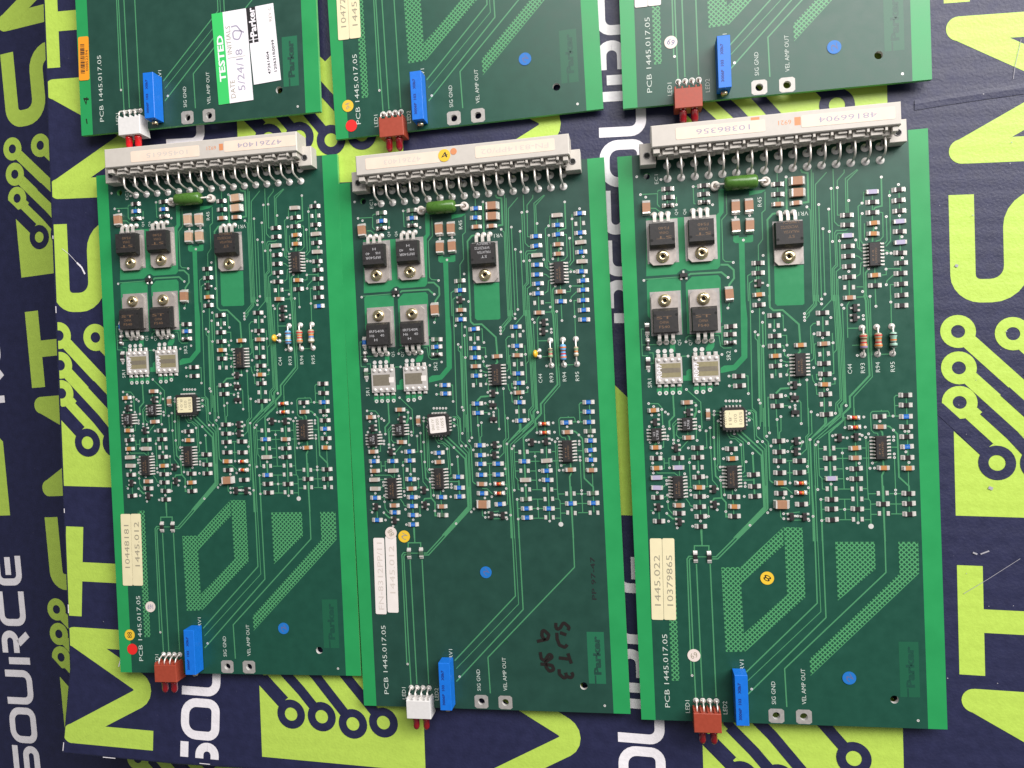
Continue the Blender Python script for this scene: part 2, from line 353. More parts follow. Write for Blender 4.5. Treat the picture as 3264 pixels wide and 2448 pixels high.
# ------------------------------------------------------------------ layout of the board, in millimetres from its lower left corner
COMPS=[('R',18.5,205.83,0),('R',18.46,202.67,0),('R',31.75,205.89,0),('R',31.63,202.7,0),('R',58.58,204.15,0),('R',58.44,200.43,0),('R',50.4,175.5,0),('R',50.49,171.63,0),('G',18.33,199.51,0),('G',31.65,199.61,0),('G',39.43,146.01,0),('G',8.5,146.94,90),('C',10.01,199.33,90),('C',43.01,197.08,90),('C',47.98,196.97,90),('C',42.96,189.65,90),('C',47.98,189.56,90),('C',39.45,164.38,90),('O',58.3,196.66,0),('O',50.39,163.51,0),('S',23.08,172.56,90),('S',50.55,167.9,0),('C',65.41,204.61,0),('C',65.4,200.37,0),('O',64.82,196.57,0),('O',91.4,187.05,0),('O',91.33,183.29,0),('O',82.36,160.58,0),('O',91.33,168.16,0),('L',91.42,198.56,0),('L',100.31,187.1,0),('L',100.29,179.59,0),('L',82.44,183.33,0),('R',91.43,194.74,0),('R',91.36,190.9,0),('R',100.35,198.66,0),('R',100.36,194.69,0),('R',100.32,190.96,0),('R',100.27,183.34,0),('R',100.24,175.64,0),('R',100.31,171.89,0),('R',100.25,168.2,0),('R',100.26,164.33,0),('R',100.22,160.4,0),('R',82.5,190.89,0),('R',82.42,187.06,0),('R',82.44,179.48,0),('R',82.4,175.7,0),('R',82.41,171.96,0),('R',82.34,168.17,0),('R',91.26,164.33,0),('K',82.35,164.38,0),('R',100.18,156.64,0),('R',8.47,152.76,90),('R',8.49,139.58,90),('R',39.58,152.2,0),('R',39.46,149.11,0),('R',41.99,133.4,0),('R',42.06,129.72,0),('R',50.25,159.73,0),('O',22.4,123.99,0),('R',55.41,155.4,0),('R',55.41,147.81,0),('R',55.36,144.03,0),('R',55.37,136.54,0),('R',72.75,155.43,0),('R',72.71,147.77,0),('R',72.71,136.56,0),('R',72.75,132.72,0),('R',72.74,125.12,0),('R',55.3,125.13,0),('R',55.36,121.39,0),('R',100.28,123.84,0),('R',100.29,119.99,0),('K',55.41,151.68,0),('K',55.38,132.75,0),('K',72.68,151.75,0),('K',72.7,140.25,0),('K',72.75,121.39,0),('O',55.34,140.27,0),('O',64.41,143.98,0),('O',72.69,144.03,0),('O',72.67,128.88,0),('S',84.01,156.53,180),('S',83.89,152.88,0),('S',62.12,129.03,0),('S',61.82,124.42,90),('S',61.76,118.76,90),('O',9.58,121.5,0),('O',9.8,107.11,0),('O',22.31,110.49,0),('O',25.7,91.28,0),('O',9.86,98.94,0),('O',17.77,84.42,0),('O',38.18,101.92,0),('O',38.41,83.65,0),('O',29.98,118.99,90),('R',25.5,106.52,0),('R',25.56,102.76,0),('R',25.56,95.11,0),('R',25.64,87.55,0),('R',25.64,83.84,0),('R',25.76,80.09,0),('R',25.76,76.26,0),('R',9.87,102.86,0),('R',9.85,87.72,0),('R',9.97,78.28,0),('R',18.03,102.74,0),('R',17.86,81.36,0),('R',38.18,105.77,0),('R',38.35,87.45,0),('R',38.36,79.84,0),('R',45.93,95.58,0),('R',45.97,91.14,0),('R',45.97,87.41,0),('L',9.86,95.29,0),('L',9.85,91.49,0),('L',18.03,98.96,0),('K',25.56,98.94,0),('S',10.15,116.87,180),('S',22.84,120.1,180),('S',17.69,106.8,180),('S',31.13,90.42,0),('S',31.2,84.46,0),('S',10.15,84.0,0),('S',17.88,78.19,0),('R',55.6,108.28,0),('R',55.54,104.17,0),('R',55.55,100.57,0),('R',62.61,100.6,0),('R',55.53,96.12,0),('R',62.56,96.03,0),('R',55.6,88.54,0),('R',62.73,84.07,0),('R',72.78,117.56,0),('R',91.27,116.17,0),('R',100.26,112.21,0),('R',100.34,108.5,0),('R',100.25,116.0,0),('R',100.35,104.77,0),('R',100.37,100.91,0),('R',73.39,101.16,0),('R',82.45,97.24,0),('R',82.46,93.45,0),('R',73.51,85.9,0),('R',73.52,82.11,0),('R',82.55,81.99,0),('R',73.59,78.3,0),('R',91.51,83.83,0),('R',100.36,87.65,0),('R',100.37,83.76,0),('R',100.39,79.97,0),('O',55.48,92.37,0),('O',91.29,112.36,0),('O',100.38,97.02,0),('O',82.43,104.83,0),('O',82.44,101.08,0),('O',92.0,97.22,0),('L',73.55,93.55,0),('C',55.57,84.19,0),('K',73.38,104.94,0),('K',73.46,97.27,0),('K',73.56,89.71,0),('K',82.53,89.6,0),('K',82.57,85.81,0),('K',82.59,78.19,0),('K',91.45,87.67,0),('K',91.47,80.09,0),('D',62.6,92.22,0),('D',62.66,88.48,0),('D',82.25,116.05,0),('D',82.35,112.51,0),('S',61.66,108.1,180),('S',61.52,104.07,180),('S',82.83,108.8,180),('S',63.76,79.46,180),('S',77.01,108.83,0),('S',59.08,79.67,0),('R',23.27,64.29,90),('R',28.36,64.27,90)]
B1BLUE=[141,144,138,139,1,3,52,56,53]
B2GREEN=[136,111,149,144,0,2,6,55,54]
B3BLUE=[138,139]
EMPTY12=[36,155,151]
B2FILM=[156]
VIAS=[(7.08,211.52),(16.14,209.66),(8.21,204.59),(10.14,203.46),(27.98,205.95),(21.53,199.63),(34.86,198.53),(42.99,193.24),(48.13,193.43),(45.54,184.4),(41.56,176.26),(39.47,170.77),(8.12,171.68),(52.43,178.15),(53.73,166.85),(61.71,206.63),(50.39,161.69),(77.35,201.02),(79.51,201.12),(83.31,196.08),(72.85,195.49),(76.26,193.52),(68.64,194.96),(74.01,186.47),(76.17,185.28),(77.18,181.51),(79.59,181.57),(85.24,181.5),(88.94,181.51),(92.34,185.34),(87.87,194.75),(87.8,190.98),(94.76,203.64),(100.49,200.46),(97.32,196.7),(100.46,189.16),(96.0,189.17),(101.08,181.47),(95.79,175.88),(97.19,175.78),(100.97,173.86),(95.3,170.11),(89.4,170.66),(82.46,170.11),(79.27,168.19),(95.2,164.41),(73.87,162.31),(72.61,160.57),(86.99,162.43),(89.48,160.52),(38.94,159.24),(47.78,157.36),(51.72,156.6),(48.51,149.69),(49.53,148.5),(22.98,147.27),(23.5,141.76),(36.08,141.76),(41.16,142.86),(8.54,136.75),(8.49,150.01),(38.33,133.43),(38.33,129.71),(45.18,126.5),(22.4,129.01),(7.95,124.12),(9.81,122.91),(12.83,121.66),(14.14,120.6),(15.16,119.8),(25.71,122.78),(26.8,120.3),(32.4,120.25),(32.29,118.94),(33.72,116.49),(48.84,123.95),(49.32,122.73),(51.28,153.13),(51.23,144.16),(36.86,124.02),(38.17,123.97),(39.48,123.92),(40.73,123.87),(42.04,123.82),(45.25,119.03),(45.15,116.46),(72.55,158.77),(66.4,155.53),(66.36,154.2),(66.37,152.96),(75.63,153.52),(79.62,157.99),(80.27,156.69),(86.92,153.61),(86.93,152.29),(91.41,156.76),(96.54,157.99),(55.42,149.82),(59.27,149.85),(59.77,144.11),(58.7,142.14),(60.06,140.28),(57.43,138.47),(59.35,136.5),(59.31,133.01),(69.51,147.81),(72.48,146.24),(76.09,144.13),(68.93,135.25),(66.37,130.77),(63.83,129.09),(59.87,129.56),(69.54,128.85),(71.16,130.86),(76.24,130.72),(73.54,126.9),(79.88,120.65),(58.58,125.19),(60.53,125.8),(59.93,120.83),(61.85,121.36),(67.5,118.76),(56.61,117.36),(55.2,116.33),(63.82,114.48),(76.03,117.92),(69.71,117.55),(85.88,116.18),(95.97,116.18),(84.37,139.04),(8.92,119.65),(11.63,119.62),(7.82,115.21),(13.1,115.04),(14.69,111.3),(14.64,110.01),(7.87,109.04),(11.1,108.94),(15.46,114.13),(10.32,104.74),(11.92,104.69),(8.53,100.98),(14.85,98.98),(8.59,97.11),(13.53,94.07),(13.54,92.68),(9.78,89.51),(13.66,88.42),(13.62,85.88),(7.94,81.57),(13.07,81.34),(13.64,78.24),(16.81,75.64),(20.44,96.54),(16.8,86.45),(22.36,90.05),(22.5,88.36),(22.57,82.57),(25.67,78.17),(22.61,76.2),(28.7,79.97),(32.05,82.44),(28.71,87.63),(28.71,95.13),(25.52,97.1),(22.4,100.86),(22.24,106.47),(29.1,112.84),(30.63,114.01),(30.53,106.39),(31.8,110.26),(31.84,102.03),(33.77,98.84),(33.77,95.03),(33.72,93.74),(32.45,90.41),(35.01,88.14),(42.2,87.4),(42.74,92.5),(42.69,91.19),(39.09,89.98),(35.2,81.72),(38.12,108.24),(35.1,105.81),(35.16,102.0),(38.16,103.9),(41.64,107.14),(44.56,107.6),(43.37,100.64),(45.87,103.78),(47.77,108.17),(49.64,108.12),(48.39,113.28),(39.47,111.45),(52.66,106.37),(51.71,82.25),(50.52,81.06),(43.91,76.34),(18.57,109.43),(16.78,109.7),(16.79,108.32),(25.62,109.28),(26.75,114.59),(26.81,113.22),(86.25,112.43),(79.19,112.48),(74.77,109.54),(85.05,109.43),(87.32,109.89),(86.32,108.6),(91.4,114.44),(95.94,111.0),(99.86,110.44),(101.16,110.39),(95.91,108.51),(95.87,107.25),(95.93,102.2),(95.94,100.88),(88.29,99.02),(87.4,97.12),(88.97,97.14),(99.95,102.89),(100.86,98.94),(95.96,88.84),(95.92,87.51),(77.95,103.04),(83.73,99.07),(79.37,97.25),(79.38,93.36),(73.59,91.49),(69.5,107.44),(68.68,106.36),(66.71,108.36),(64.06,107.6),(58.62,108.15),(58.61,104.1),(54.98,98.42),(65.43,98.29),(58.99,92.23),(59.43,87.11),(65.51,90.3),(68.82,89.55),(69.79,85.82),(56.5,86.62),(69.83,77.86),(82.58,76.85),(78.07,81.94),(66.78,79.49),(65.22,77.95),(56.28,80.62),(56.27,78.72),(61.3,79.65),(79.81,108.62),(51.24,110.12),(52.29,111.35),(20.12,17.98),(101.04,3.0),(42.17,13.22)]
